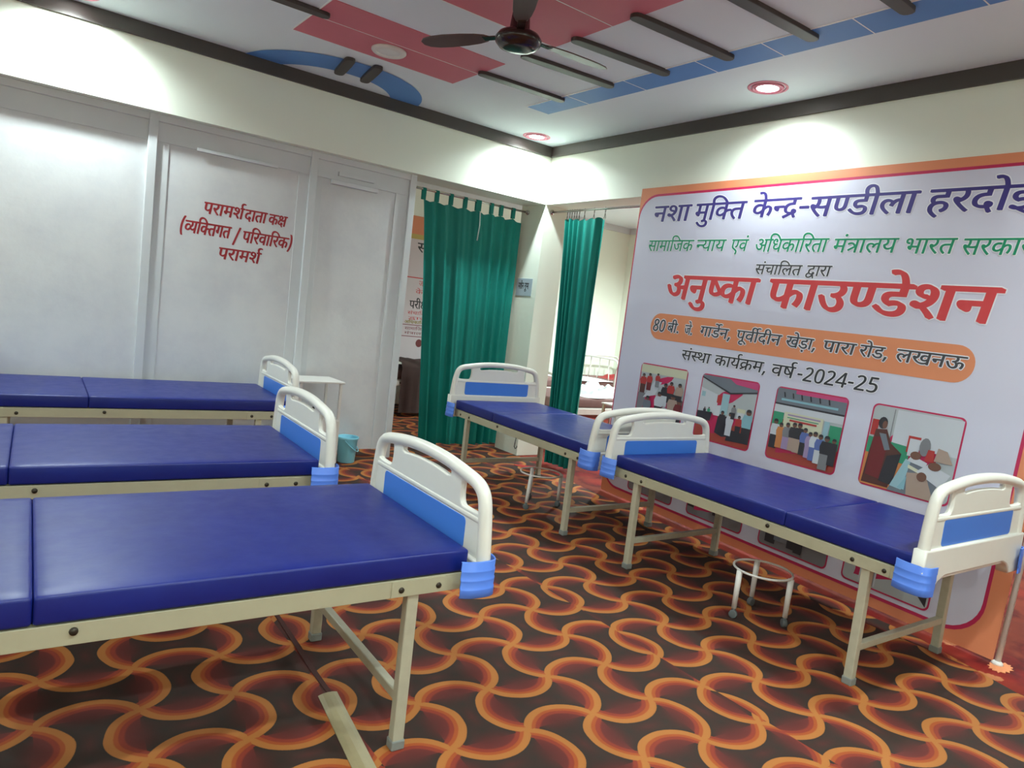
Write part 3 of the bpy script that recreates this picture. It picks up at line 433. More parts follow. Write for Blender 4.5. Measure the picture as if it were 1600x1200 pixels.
struct(obj('wall_left', bm_box(XB, 0.0, 0.0, 0.36, LZ, CZ), M['wall']))
struct(obj('wall_right', bm_box(0.0, 0.30, YB, 0.0, LZ, CZ), M['wall']))
b = bm_box(0.0, 0.31, 0.0, 0.42, 0.0, CZ); struct(obj('wall_corner', b, M['wall']))
struct(obj('wall_far', bm_box(XB, HX+0.1, HY, HY+0.1, 0, CZ), M['wall']))
struct(obj('wall_hall', bm_box(HX, HX+0.1, YB, HY, 0, CZ), M['wall']))
struct(obj('wall_near', bm_box(XB, HX+0.1, YB-0.1, YB, 0, CZ), M['wall']))
struct(obj('wall_back', bm_box(XB-0.1, XB, YB-0.1, HY+0.1, 0, CZ), M['wall']))
TZ = 3.2
struct(obj('trim_1', bm_box(XB, -0.022, -0.022, 0.0, TZ, CZ), M['trim']))
struct(obj('trim_2', bm_box(-0.022, 0.0, YB, 0.0, TZ, CZ), M['trim']))
struct(obj('trim_3', bm_box(XB, HX, HY-0.03, HY, TZ, CZ), M['frame_white']))
struct(obj('trim_4', bm_box(HX-0.03, HX, YB, HY-0.03, TZ, CZ), M['frame_white']))
# painted boards on the ceiling
CB = CZ - 0.004
def board(name, x0, x1, y0, y1, mat):
    return struct(obj(name, bm_box(x0, x1, y0, y1, CB, CZ+0.002), M[mat]))
def boards(name, rects, mat):
    b = bmesh.new()
    for r in rects: bm_box(r[0], r[1], r[2], r[3], CB, CZ+0.002, bm=b)
    return struct(obj(name, b, M[mat]))
boards('trim_5', [(-3.075, -1.775, -1.255, -0.875), (-3.075, -1.775, -1.60, -1.255)], 'pink')
boards('trim_6', [(-3.075, -1.765, -2.69, -2.15), (-3.075, -1.765, -3.235, -2.69)], 'pink')
ys = [-0.92, -1.45, -2.08, -2.735, -3.235, -3.795, -4.36, -4.9, -5.5]
boards('trim_7', [(-1.055, -0.815, ys[k+1], ys[k]) for k in range(len(ys)-1)], 'blue_paint')
b = bmesh.new()
for x0, x1, y in [(-1.055, -0.815, v) for v in ys[1:]] + [(-3.075, -1.775, -1.255), (-3.075, -1.765, -2.69)]:
    bm_box(x0, x1, y - 0.0035, y + 0.0035, CB - 0.0006, CZ, bm=b)
for x0, x1, y0, y1 in [(-3.083, -3.075, -1.60, -0.875), (-3.075, -1.765, -2.15, -2.142), (-1.063, -1.055, -5.5, -0.92)]:
    bm_box(x0, x1, y0, y1, CB - 0.001, CZ, bm=b)
struct(obj('trim_9', b, simple('white_joint_line', lin(240, 240, 238), 0.5)))
def ring_bm():
    o = [(-2.39 + 0.78*math.cos(a), 0.13 + 0.78*math.sin(a)) for a in [PI + 0.14 + (PI-0.28)*k/40 for k in range(41)]]
    i = [(-2.39 + 0.56*math.cos(a), 0.255 + 0.56*math.sin(a)) for a in [PI + 0.44 + (PI-0.88)*k/40 for k in range(41)]]
    b = bmesh.new()
    for z in (CB,):
        vo = [b.verts.new((p[0], min(p[1], -0.01), z)) for p in o]; vi = [b.verts.new((p[0], min(p[1], -0.01), z)) for p in i]
        for k in range(40): b.faces.new((vo[k], vo[k+1], vi[k+1], vi[k]))
    return b
struct(obj('trim_8', ring_bm(), M['blue_paint']))

# battens on the ceiling
def batten_bm(L, w=0.078, h=0.02):
    me = poly_mesh([chaikin([(-L/2, -w*0.3), (-L/2 + 0.04, -w/2), (L/2 - 0.04, -w/2), (L/2, -w*0.3), (L/2, w*0.3), (L/2 - 0.04, w/2), (-L/2 + 0.04, w/2), (-L/2, w*0.3)], 1)], h/2, 0.003)
    b = bmesh.new(); b.from_mesh(me); bpy.data.meshes.remove(me); return b
bats = [(-1.41, -1.335, 0.80, -0.05, 'dark brown ceiling batten nearest the corner, from pink board to blue band'),
        (-1.43, -1.91, 0.80, -0.09, 'dark brown ceiling batten below the fan, second from the corner'),
        (-1.40, -2.415, 0.81, -0.10, 'dark brown ceiling batten third from the corner'),
        (-1.40, -2.94, 0.84, -0.07, 'dark brown ceiling batten fourth from the corner'),
        (-1.38, -3.50, 0.86, -0.05, 'dark brown ceiling batten fifth from the corner, passing the downlight'),
        (-1.40, -4.06, 0.84, 0.0, 'dark brown ceiling batten nearest the top right of the view, only its tip showing'),
        (-3.42, -1.345, 0.84, 0.0, 'dark brown ceiling batten left of the pink board with the round fixture'),
        (-2.53, -0.485, 0.44, 1.40, 'short dark batten across the blue arc, the left one'),
        (-2.31, -0.500, 0.46, 1.40, 'short dark batten across the blue arc, the right one')]
for x, y, L, a, lb in bats:
    o = obj('ceiling_batten', batten_bm(L), M['batten'], loc=(x, y, CZ - 0.0135)); o.rotation_euler = (0, 0, a)
    tag(o, lb, 'ceiling batten', 'dark battens on the ceiling')

# ceiling downlights
def downlight(x, y, lb, ring='pink_ring', lamp='lamp', rr=0.138):
    t = thing('downlight', lb, 'ceiling light', (x, y, CZ))
    for k, (r0, z0) in enumerate(((rr, -0.006), (rr*0.8, -0.013), (rr*0.66, -0.010))):
        prof = [(r0, 0.0), (r0, z0*0.6), (r0-0.006, z0), (r0-0.014, z0), (r0-0.02, z0*0.4), (r0-0.02, 0.0)]
        if k == 0: b = bm_lathe(prof, 36, closed=True)
        else: bm_lathe(prof, 36, bm=b, closed=True)
    obj('trim_ring', b, M[ring], t, True)
    obj('lamp_lens', bm_lathe([(rr*0.5, 0.0), (rr*0.56, -0.006), (rr*0.4, -0.012), (0, -0.014)], 32), M[lamp], t, True)
    return t
names = ['lit pink ringed downlight in the ceiling corner above the pillar', 'lit pink ringed downlight above the banner']
for k, (x, y, e) in enumerate(SPOTS):
    if k < 2: lb = names[k]
    elif k == 3: lb = 'lit pink ringed downlight at the top left over the white partition'
    else: lb = None
    if lb: downlight(x, y, lb)
    else: downlight(x, y, 'unseen pink ringed downlight added to brighten the room')['group'] = 'unseen downlights added to brighten the room'  # lamps out of view, added to fill the room with light
for x, y, e in HALL:
    downlight(x, y, 'pink ringed downlight in the ceiling of the hall behind the openings')['group'] = 'downlights of the hall'
t = thing('ceiling_fixture', 'unlit round white fixture set in the pink ceiling board', 'ceiling light', (-2.452, -1.101, CZ - 0.004))
obj('rim', bm_lathe([(0.125, 0.0), (0.125, -0.01), (0.115, -0.02), (0.085, -0.022), (0.08, -0.016), (0.08, 0.0)], 40, closed=True), M['white_metal'], t, True)
obj('diffuser', bm_lathe([(0.08, -0.014), (0.06, -0.016), (0, -0.018)], 40), M['lamp_off'], t, True)

# ceiling fan
FX, FY = -2.43, -2.69
fan = thing('ceiling_fan', 'dark brown ceiling fan hanging below the pink board', 'ceiling fan', (FX, FY, CZ - 0.004))
obj('canopy', bm_lathe([(0.0, 0.0), (0.062, 0.0), (0.06, -0.02), (0.04, -0.06), (0.018, -0.075), (0.0, -0.075)], 28), M['fan_brown'], fan, True)
obj('down_rod', bm_lathe([(0.0, -0.07), (0.013, -0.07), (0.013, -0.17), (0.0, -0.17)], 16), M['fan_brown'], fan, True)
obj('motor_housing', bm_lathe([(0.0, -0.135), (0.04, -0.135), (0.048, -0.15), (0.056, -0.232), (0.075, -0.245), (0.112, -0.262), (0.128, -0.285), (0.126, -0.305), (0.105, -0.328), (0.07, -0.338), (0.0, -0.342)], 40), M['fan_brown'], fan, True)
for k in range(3):
    a = math.radians(238 + 120*k)
    arm = obj('blade_arm', bm_box(0.10, 0.22, -0.022, 0.022, -0.003, 0.003, 0.002), M['fan_brown'], fan); arm.location = (0, 0, -0.268); arm.rotation_euler = (math.radians(4), 0, a)
    me = poly_mesh([chaikin([(0.18, -0.05), (0.62, -0.075), (0.63, 0.06), (0.18, 0.045)], 2)], 0.0025, 0.001)
    bl = mobj('blade', me, M['fan_blade'], fan); bl.location = (0, 0, -0.264); bl.rotation_euler = (math.radians(9), 0, a)

# ------------------------------------------------------------------ white partition under the left beam
PY = 0.115                          # face of the boards
PT = LZ
PZ0 = 0.085
part = thing('partition', 'glossy white board partition with red lettering under the left beam', 'partition', (-4.0, PY, 0.0))
def pl(name, x0, x1, y0, y1, z0, z1, mat='frame_white', bev=0.004):
    return obj(name, bm_box(x0+4.0, x1+4.0, y0-PY, y1-PY, z0, z1, bev), M[mat], part)
posts = [-6.9, -5.32, -3.745, -2.492, -1.535]
for k in range(len(posts)-1):
    a, c = posts[k]+0.03, posts[k+1]-0.03
    pl('board', a-0.015, c+0.015, PY, PY+0.02, PZ0, PT-0.02, 'board', 0.0)
for k, x in enumerate(posts):
    last = k == len(posts)-1
    pl('post', x-0.032, x+0.032, PY-0.035, PY+0.05, 0.0 if last else PZ0, PT)
pl('top_rail', posts[0]+0.03, posts[-1]-0.03, PY-0.03, PY+0.03, PT-0.055, PT)
for k in range(len(posts)-1):
    a, c = posts[k]+0.032, posts[k+1]-0.032
    pl('header', a, c, PY-0.012, PY, PT-0.20, PT-0.05, 'frame_white', 0.002)
pl('stile', posts[-1]-0.16, posts[-1]-0.032, PY-0.010, PY, PZ0, PT-0.05, 'frame_white', 0.002)
pl('stile', posts[-2]+0.032, posts[-2]+0.09, PY-0.008, PY, PZ0, PT-0.05, 'frame_white', 0.002)
pl('stile', posts[-2]-0.12, posts[-2]-0.032, PY-0.008, PY, PZ0, PT-0.05, 'frame_white', 0.002)
pl('stile', posts[-3]+0.032, posts[-3]+0.12, PY-0.008, PY, PZ0, PT-0.05, 'frame_white', 0.002)
pl('slide_bar', -3.43, -2.80, PY-0.035, PY-0.008, 2.505, 2.530, 'frame_white', 0.002)
pl('slide_bar', -2.27, -1.93, PY-0.040, PY-0.008, 2.555, 2.590, 'frame_white', 0.002)
pl('slide_bar', -2.33, -1.89, PY-0.045, PY-0.008, 2.475, 2.510, 'frame_white', 0.002)

# ------------------------------------------------------------------ lettering
def glyph_mesh(g, bold):
    loops = []
    for c in GLYPHS[g].split('|'):
        if not c: continue
        P = []
        for q in c.split():
            on = not q.endswith('q'); xy = q.rstrip('q').split(','); P.append((float(xy[0]), float(xy[1]), on))
        E = []
        for k in range(len(P)):
            a, b2 = P[k], P[(k+1) % len(P)]; E.append(a)
            if not a[2] and not b2[2]: E.append(((a[0]+b2[0])/2, (a[1]+b2[1])/2, True))
        s0 = next(k for k in range(len(E)) if E[k][2]); E = E[s0:] + E[:s0]
        out = []; k = 0
        while k < len(E):
            if E[k][2]: out.append(E[k][:2]); k += 1
            else:
                p0 = out[-1]; p1 = E[k]; p2 = E[(k+1) % len(E)]
                for tt in (0.25, 0.5, 0.75):
                    out.append(tuple((1-tt)**2*p0[m] + 2*tt*(1-tt)*p1[m] + tt*tt*p2[m] for m in (0, 1)))
                k += 1
        if len(out) > 2: loops.append([(x/1000.0, y/1000.0) for x, y in out])
    if not loops: return None
    return poly_mesh(loops, offset=bold)
GC = {}
def word_parts(word, bold):
    """list of (mesh verts, faces) in em units, plus the advance"""
    seq, adv = WORDS[word]; res = []
    for g, x, y in seq:
        key = (g, bold)
        if key not in GC:
            me = glyph_mesh(g, bold)
            GC[key] = ([tuple(v.co[:2]) for v in me.vertices], [tuple(p.vertices) for p in me.polygons]) if me else ([], [])
            if me: bpy.data.meshes.remove(me)
        V, Fc = GC[key]; res.append(([(vx + x/1000.0, vy + y/1000.0) for vx, vy in V], Fc))
    return res, adv/1000.0
HEAD = 0.615      # height of the head line in em
def text_bm(items, fn, bold=0.0, slant=0.0, halo=0.0):
    """items: (word, s0, s1, zbase, zhead); fn(s, z) -> point. The stroke is widened like a slanted pen nib, a halo evenly all round"""
    nib = [(q*bold, -0.45*q*bold) for q in ((-1, -0.5, 0, 0.5, 1) if bold else (0,))]
    if halo: nib = [(x + halo*math.cos(PI*q/4), y + halo*math.sin(PI*q/4)) for x, y in (nib[::2] if bold else nib) for q in range(8)]
    b = bmesh.new()
    for word, s0, s1, zb, zh in items:
        parts, adv = word_parts(word, 0.0); k = (zh - zb)/HEAD; kx = (s1 - s0)/adv; sg = 1 if s1 > s0 else -1
        for V, Fc in parts:
            for n, (dx, dy) in enumerate(nib):
                vs = [b.verts.new(fn(s0 + x*kx + sg*k*(dx + slant*y), zb + (y + dy)*k, n*3e-5)) for x, y in V]
                for f in Fc:
                    try: b.faces.new([vs[q] for q in f])
                    except ValueError: pass
    return b
def on_board(dx):
    return lambda s, z, e: Vector((s + 4.0, -0.0008 - dx - e, z))

RED = [('परामर्श', -3.355, -3.045, 2.042, 2.13), ('दाता', -3.035, -2.86, 2.04, 2.128), ('कक्ष', -2.84, -2.69, 2.04, 2.125),
       ('(व्यक्तिगत', -3.52, -3.14, 1.872, 1.965), ('/', -3.112, -3.065, 1.85, 1.94), ('परिवारिक)', -3.04, -2.625, 1.86, 1.95),
       ('परामर्श', -3.22, -2.885, 1.70, 1.79)]
obj('lettering', text_bm(RED, on_board(0.0), 0.024, 0.16), M['red_paint'], part)['label'] = 'hand painted dark red lettering'

# ------------------------------------------------------------------ the big banner on the right wall
def kx(s): return 0.03 + 0.317*min(max((-s - 1.4)/3.33, 0.0), 1.1)
def bsurf(s, z, off=0.0):
    return Vector((-0.03 - kx(s)*(1 - z/2.8) - off, s, z))
BS0, BS1, BZ0, BZ1 = -1.405, -4.755, 0.012, 2.775
def grid_surf(loops_x, zs, off, thick=0.0):
    b = bmesh.new(); G = [[b.verts.new(bsurf(s, z, off)) for s in loops_x] for z in zs]
    for k in range(len(zs)-1):
        for m in range(len(loops_x)-1): b.faces.new((G[k][m], G[k][m+1], G[k+1][m+1], G[k+1][m]))
    if thick: bmesh.ops.solidify(b, geom=b.faces[:], thickness=thick)
    return b
def lrange(a, b, n): return [a + (b-a)*k/n for k in range(n+1)]
banner = thing('banner', 'large lavender vinyl banner with purple, green and red lettering on the right wall', 'banner', (0, 0, 0))
def strip_on(loops, off, fn=None, cell=0.12):
    """flat outline (s, z) cut on a grid so that it follows the banner"""
    me = poly_mesh([[(-p[0], p[1]) for p in lp] for lp in loops])
    b = bmesh.new(); b.from_mesh(me); bpy.data.meshes.remove(me)
    xs = [v.co.x for v in b.verts]; ys = [v.co.y for v in b.verts]
    for lo, hi, no in ((min(xs), max(xs), (1, 0, 0)), (min(ys), max(ys), (0, 1, 0))):
        n = int((hi-lo)/cell)
        for k in range(1, n+1):
            bmesh.ops.bisect_plane(b, geom=b.verts[:]+b.edges[:]+b.faces[:], plane_co=Vector(no)*(lo + k*(hi-lo)/(n+1)), plane_no=no)
    f = fn or (lambda s, z: bsurf(s, z, off))
    for v in b.verts: v.co = f(-v.co.x, v.co.y)
    return b
obj('sheet', grid_surf(lrange(BS0, BS1, 40), lrange(BZ0, BZ1, 30), 0.0), ink('orange_border', (222, 138, 98), 0.42), banner)
obj('border_line', strip_on([rrect(-4.668, -1.408, 0.07, 2.715, 0.20, 8)], 0.0006), ink('crimson', (190, 34, 84)), banner)
obj('ground', strip_on([rrect(-4.650, -1.420, 0.09, 2.695, 0.19, 8)], 0.0012), M['banner'], banner)
obj('address_band', strip_on([rrect(-4.345, -1.75, 1.462, 1.685, 0.108, 8)], 0.0018, lambda s, z: bsurf(s, z + 0.012*(s + 1.75), 0.0018)), ink('band_orange', (222, 140, 98)), banner)
def letters(items, col, rgb, bold, halo=None, off=0.0018, sag=0.007, slant=0.12):
    fn = lambda o: (lambda s, z, e: bsurf(s, z + sag*(s + 1.4), o + e))
    for it in items:                                   # one part for each printed word
        w = obj('lettering', text_bm([it], fn(off + 0.0012), bold, slant), ink(col, rgb), banner)
        if halo: obj('lettering_outline', text_bm([it], fn(off), bold, slant, halo), ink('halo_white', (232, 232, 238)), w)
letters([('नशा', -1.585, -1.99, 2.475, 2.607), ('मुक्ति', -2.045, -2.53, 2.475, 2.607), ('केन्द्र', -2.60, -2.99, 2.478, 2.61), ('-', -2.985, -3.085, 2.475, 2.605),
         ('सण्डीला', -3.075, -3.81, 2.468, 2.605), ('हरदोई', -3.875, -4.45, 2.465, 2.605)], 'navy_purple', (62, 52, 124), 0.022, 0.03)
letters([('सामाजिक', -1.575, -2.08, 2.22, 2.312), ('न्याय', -2.115, -2.405, 2.222, 2.312), ('एवं', -2.463, -2.615, 2.222, 2.312), ('अधिकारिता', -2.685, -3.27, 2.218, 2.312),
         ('मंत्रालय', -3.315, -3.745, 2.215, 2.308), ('भारत', -3.79, -4.09, 2.21, 2.304), ('सरकार', -4.13, -4.49, 2.205, 2.300)], 'green', (14, 140, 98), 0.009, 0.036)
letters([('संचालित', -2.725, -3.11, 2.05, 2.122), ('द्वारा', -3.15, -3.335, 2.05, 2.122)], 'charcoal', (66, 66, 70), 0.012, 0.045)
letters([('अनुष्का', -1.86, -2.76, 1.82, 2.012), ('फाउण्डेशन', -2.865, -4.375, 1.812, 2.012)], 'red', (208, 66, 70), 0.034, 0.024)
letters([('80', -1.775, -1.92, 1.535, 1.622), ('बी.', -1.945, -2.085, 1.54, 1.615), ('जे.', -2.14, -2.23, 1.54, 1.615), ('गार्डेन,', -2.305, -2.62, 1.545, 1.62),
         ('पूर्वीदीन', -2.665, -3.055, 1.548, 1.622), ('खेड़ा,', -3.10, -3.345, 1.548, 1.622), ('पारा', -3.39, -3.62, 1.55, 1.622), ('रोड,', -3.65, -3.845, 1.55, 1.622),
         ('लखनऊ', -3.89, -4.29, 1.548, 1.622)], 'charcoal', (66, 66, 70), 0.018, 0.05, off=0.0024, sag=0.012)
letters([('संस्था', -2.15, -2.455, 1.328, 1.404), ('कार्यक्रम,', -2.50, -2.99, 1.326, 1.404), ('वर्ष', -3.025, -3.215, 1.322, 1.402), ('-2024-25', -3.235, -3.825, 1.318, 1.402)], 'black_ink', (48, 48, 52), 0.012, 0.045)

# printed photographs on the banner: a crimson frame and a flat picture of coloured shapes
PX = dict(wall=(176, 182, 184), white=(198, 202, 208), cream=(204, 204, 176), dark=(48, 46, 52), floor=(168, 70, 56), grey=(126, 126, 130), skin=(112, 76, 62), green=(50, 146, 108), pinkp=(196, 70, 120),
          blue=(90, 108, 168), sky=(132, 178, 190), red=(176, 52, 50), brown=(86, 48, 42), lilac=(156, 136, 172), orange=(198, 126, 72), tan=(168, 146, 132), maroon=(112, 36, 40), ltblue=(150, 186, 196), steel=(110, 118, 128))
def ellipse(cx, cy, rx, ry, n=14): return [(cx + rx*math.cos(2*PI*k/n), cy + ry*math.sin(2*PI*k/n)) for k in range(n)]
def rect(x0, x1, y0, y1): return [(x0, y0), (x1, y0), (x1, y1), (x0, y1)]
def picture(sl, w, zb, h, shapes, clip=0.0):
    """shapes in unit coordinates (0..1 left-right, 0..1 up) as (colour, outline)"""
    obj('photo_frame', strip_on([rrect(sl - w, sl, zb, zb + h, 0.035, 5)], 0.002), ink('crimson', (190, 34, 84)), banner)
    mats = []; b = bmesh.new(); fr = 0.010
    idx = {}
    for q, (c, pts) in enumerate([(shapes[0][0], [])] + shapes[1:]):
        if q == 0: uv = [(-(p[0] - sl + fr)/(w - 2*fr), (p[1] - zb - fr)/(h - 2*fr)) for p in rrect(sl - w + fr, sl - fr, zb + fr, zb + h - fr, 0.03, 4)]
        else: uv = [(min(max(p[0], 0.0), 1.0), min(max(p[1], 0.0), 1.0)) for p in pts]
        if c not in idx: idx[c] = len(mats); mats.append(ink('photo_' + c, PX[c], 0.4))
        vs = [b.verts.new(bsurf(sl - fr - p[0]*(w - 2*fr), zb + fr + p[1]*(h - 2*fr), 0.0026 + 0.00022*q)) for p in uv]
        try: f = b.faces.new(vs); f.material_index = idx[c]
        except ValueError: pass
    bmesh.ops.triangulate(b, faces=[f for f in b.faces if len(f.verts) > 4])
    return obj('photo_print', b, mats, banner)
def figure(x, y, h, top, low, w=None):
    w = w or h*0.17
    return [(low, [(x - w*0.55, y), (x + w*0.55, y), (x + w*0.6, y + h*0.52), (x - w*0.6, y + h*0.52)]),
            (top, [(x - w*0.62, y + h*0.45), (x + w*0.62, y + h*0.45), (x + w*0.75, y + h*0.66), (x + w*0.55, y + h*0.82), (x - w*0.55, y + h*0.82), (x - w*0.75, y + h*0.66)]),
            ('skin', ellipse(x, y + h*0.90, w*0.34, h*0.085, 10)), ('dark', [(x - w*0.34, y + h*0.91), (x + w*0.34, y + h*0.91), (x + w*0.26, y + h*0.98), (x, y + h*1.0), (x - w*0.26, y + h*0.98)])]
p1 = [('grey', []), ('wall', rect(0, 1, 0.5, 1)), ('cream', rect(0, 1, 0.86, 1)), ('white', [(0.12, 0.42), (0.38, 0.50), (0.50, 0.74), (0.34, 0.74)]), ('white', [(0.42, 0.05), (0.75, 0.0), (0.78, 0.30), (0.6, 0.34)])]
for x, y, h, a, c in ((0.08, 0.5, 0.34, 'red', 'brown'), (0.22, 0.56, 0.30, 'red', 'maroon'), (0.40, 0.64, 0.24, 'red', 'grey'), (0.60, 0.34, 0.40, 'dark', 'white'), (0.72, 0.42, 0.36, 'red', 'dark'), (0.90, 0.40, 0.38, 'tan', 'dark'),
                      (0.50, 0.12, 0.46, 'white', 'dark'), (0.80, 0.08, 0.50, 'tan', 'tan'), (0.95, 0.02, 0.5, 'maroon', 'dark'), (0.25, 0.05, 0.42, 'steel', 'grey'), (0.86, -0.02, 0.3, 'white', 'lilac')): p1 += figure(x, y, h, a, c, h*0.30)
p2 = [('floor', []), ('wall', rect(0, 1, 0.42, 1)), ('steel', [(0, 1), (1, 1), (1, 0.84), (0.55, 0.78), (0, 0.96)]), ('pinkp', [(0.5, 1), (1, 1), (1, 0.9), (0.62, 0.93)]), ('dark', [(0, 0.97), (0.55, 0.79), (1, 0.87), (1, 0.85), (0.55, 0.765), (0, 0.95)]),
      ('white', [(0.0, 0.80), (0.35, 0.72), (0.35, 0.43), (0.0, 0.43)]), ('red', rect(0.33, 0.43, 0.60, 0.72)), ('white', [(0.30, 0.40), (0.48, 0.40), (0.48, 0.56), (0.30, 0.56)]), ('ltblue', rect(0.03, 0.10, 0.66, 0.74)), ('ltblue', [(0.42, 0.44), (0.55, 0.44), (0.55, 0.76), (0.42, 0.76)]),
      ('dark', [(0.0, 0.27), (0.26, 0.30), (0.28, 0.44), (0.0, 0.42)]), ('cream', rect(0.72, 0.86, 0.52, 0.58)), ('white', rect(0.73, 0.85, 0.34, 0.52)), ('dark', [(0.38, 0.14), (0.52, 0.10), (0.62, 0.12), (0.56, 0.42), (0.40, 0.40)]), ('dark', [(0.6, 0.06), (0.9, 0.08), (0.88, 0.22), (0.62, 0.24)])]
for x, y, h, a, c in ((0.62, 0.14, 0.36, 'white', 'white'), (0.78, 0.18, 0.30, 'red', 'dark'), (0.66, 0.40, 0.22, 'grey', 'dark'), (0.93, 0.08, 0.52, 'sky', 'dark'), (0.48, 0.16, 0.34, 'dark', 'dark'), (0.14, 0.36, 0.14, 'dark', 'dark'), (0.22, 0.37, 0.14, 'green', 'dark')): p2 += figure(x, y, h, a, c, h*0.26)
p3 = [('floor', []), ('wall', rect(0, 1, 0.30, 1)), ('steel', rect(0, 1, 0.78, 1)), ('pinkp', rect(0.28, 1, 0.95, 1)), ('sky', rect(0.08, 0.9, 0.83, 0.86)), ('dark', rect(0, 1, 0.765, 0.79)), ('white', rect(0, 1, 0.66, 0.765)), ('green', rect(0, 0.16, 0.36, 0.66)), ('green', rect(0.84, 1, 0.30, 0.62)),
      ('cream', rect(0.17, 0.74, 0.42, 0.68)), ('lilac', rect(0.22, 0.70, 0.635, 0.655)), ('green', rect(0.22, 0.68, 0.60, 0.612)), ('red', rect(0.26, 0.66, 0.56, 0.585)), ('ltblue', rect(0.76, 0.83, 0.3, 0.66))]
for k in range(6): p3.append(('dark', [(0.12 + 0.13*k, 0.88), (0.14 + 0.13*k, 0.88), (0.12 + 0.13*k, 0.95), (0.10 + 0.13*k, 0.95)]))
for x, y, h, a, c in ((0.07, 0.14, 0.42, 'white', 'dark'), (0.16, 0.16, 0.36, 'orange', 'orange'), (0.26, 0.16, 0.38, 'grey', 'lilac'), (0.36, 0.16, 0.40, 'dark', 'tan'), (0.44, 0.15, 0.42, 'dark', 'tan'), (0.53, 0.14, 0.38, 'blue', 'dark'), (0.61, 0.12, 0.36, 'lilac', 'lilac'),
                      (0.68, 0.10, 0.40, 'white', 'blue'), (0.76, 0.08, 0.40, 'blue', 'white'), (0.85, 0.02, 0.46, 'dark', 'grey'), (0.95, 0.10, 0.36, 'dark', 'dark')): p3 += figure(x, y, h, a, c, h*0.24)
p4 = [('wall', []), ('white', rect(0.28, 1, 0.55, 0.98)), ('green', [(0.0, 0.40), (0.5, 0.34), (0.5, 0.56), (0.0, 0.60)]), ('orange', [(0.0, 0.0), (0.5, 0.0), (0.5, 0.34), (0.0, 0.40)]), ('grey', rect(0.245, 0.255, 0.62, 0.98)), ('red', rect(0.01, 0.09, 0.62, 0.82)), ('brown', [(0.02, 0.02), (0.34, 0.02), (0.42, 0.46), (0.28, 0.56), (0.2, 0.72), (0.07, 0.70), (0.04, 0.4)]),
      ('maroon', [(0.05, 0.12), (0.22, 0.10), (0.24, 0.50), (0.16, 0.62), (0.06, 0.6)]), ('dark', [(0.22, 0.08), (0.38, 0.06), (0.42, 0.46), (0.26, 0.40)]), ('steel', [(0.12, 0.66), (0.2, 0.66), (0.28, 0.48), (0.22, 0.46)]), ('dark', ellipse(0.14, 0.79, 0.055, 0.075)), ('skin', ellipse(0.165, 0.77, 0.03, 0.05)),
      ('red', rect(0.46, 0.60, 0.50, 0.70)), ('white', rect(0.48, 0.60, 0.46, 0.67)), ('steel', [(0.34, 0.0), (0.9, 0.0), (0.95, 0.32), (0.5, 0.42)]), ('tan', [(0.56, 0.0), (0.86, 0.0), (0.72, 0.30), (0.52, 0.26)]), ('ltblue', [(0.36, 0.06), (0.50, 0.04), (0.54, 0.40), (0.48, 0.42)]), ('sky', [(0.45, 0.06), (0.53, 0.05), (0.53, 0.22)]),
      ('cream', [(0.52, 0.32), (0.68, 0.27), (0.68, 0.31), (0.52, 0.36)]), ('white', [(0.62, 0.30), (0.9, 0.16), (0.98, 0.34), (0.74, 0.42)]), ('white', [(0.50, 0.40), (0.70, 0.36), (0.72, 0.42), (0.54, 0.48)]), ('skin', ellipse(0.69, 0.25, 0.055, 0.055)), ('skin', ellipse(0.80, 0.40, 0.07, 0.05)), ('skin', ellipse(0.58, 0.48, 0.06, 0.05)), ('grey', ellipse(0.66, 0.60, 0.06, 0.11)), ('red', [(0.68, 0.44), (0.78, 0.44), (0.77, 0.58), (0.70, 0.58)]), ('tan', [(0.78, 0.46), (0.98, 0.46), (0.9, 0.6), (0.8, 0.62)])]
for sl, sh in ((-1.712, p1), (-2.412, p2), (-3.108, p3), (-3.822, p4)):
    picture(sl, 0.55, 0.722, 0.52, sh)
def dull(seed):
    rnd = random.Random(seed); P = [('grey', []), ('steel', rect(0, 1, 0.6, 1))]
    for k in range(9):
        h = rnd.uniform(0.35, 0.55); P += figure(0.08 + 0.1*k + rnd.uniform(-0.02, 0.02), rnd.uniform(0.04, 0.22), h, rnd.choice(['tan', 'white', 'dark', 'steel']), rnd.choice(['dark', 'grey', 'steel']), h*0.28)
    return P
for sl, w, sd in ((-1.76, 0.55, 3), (-2.475, 0.56, 4), (-3.185, 0.55, 5), (-3.842, 0.55, 6)):
    if sd == 6: picture(sl, w, 0.115, 0.51, [('wall', []), ('dark', [(0.55, 0.45), (0.98, 0.02), (0.98, 0.42)]), ('maroon', [(0.45, 0.5), (0.55, 0.44), (0.6, 0.6)]), ('white', rect(0.2, 0.4, 0.02, 0.4)), ('grey', rect(0.28, 0.38, 0.02, 0.34))])
    else: picture(sl, w, 0.115, 0.51, dull(sd))
bar = thing('pole', 'thin white pole standing along the right edge of the banner', 'pole', (-0.375, -4.775, 0))
obj('tube', bm_tube([(0, 0, 0.0), (0.325, -0.02, 2.72)], 0.0145, 14), M['white_metal'], bar, True)
obj('foot', bm_lathe([(0.0, 0.0), (0.03, 0.0), (0.026, 0.012), (0.016, 0.02), (0.0, 0.02)], 18), M['white_metal'], bar, True)

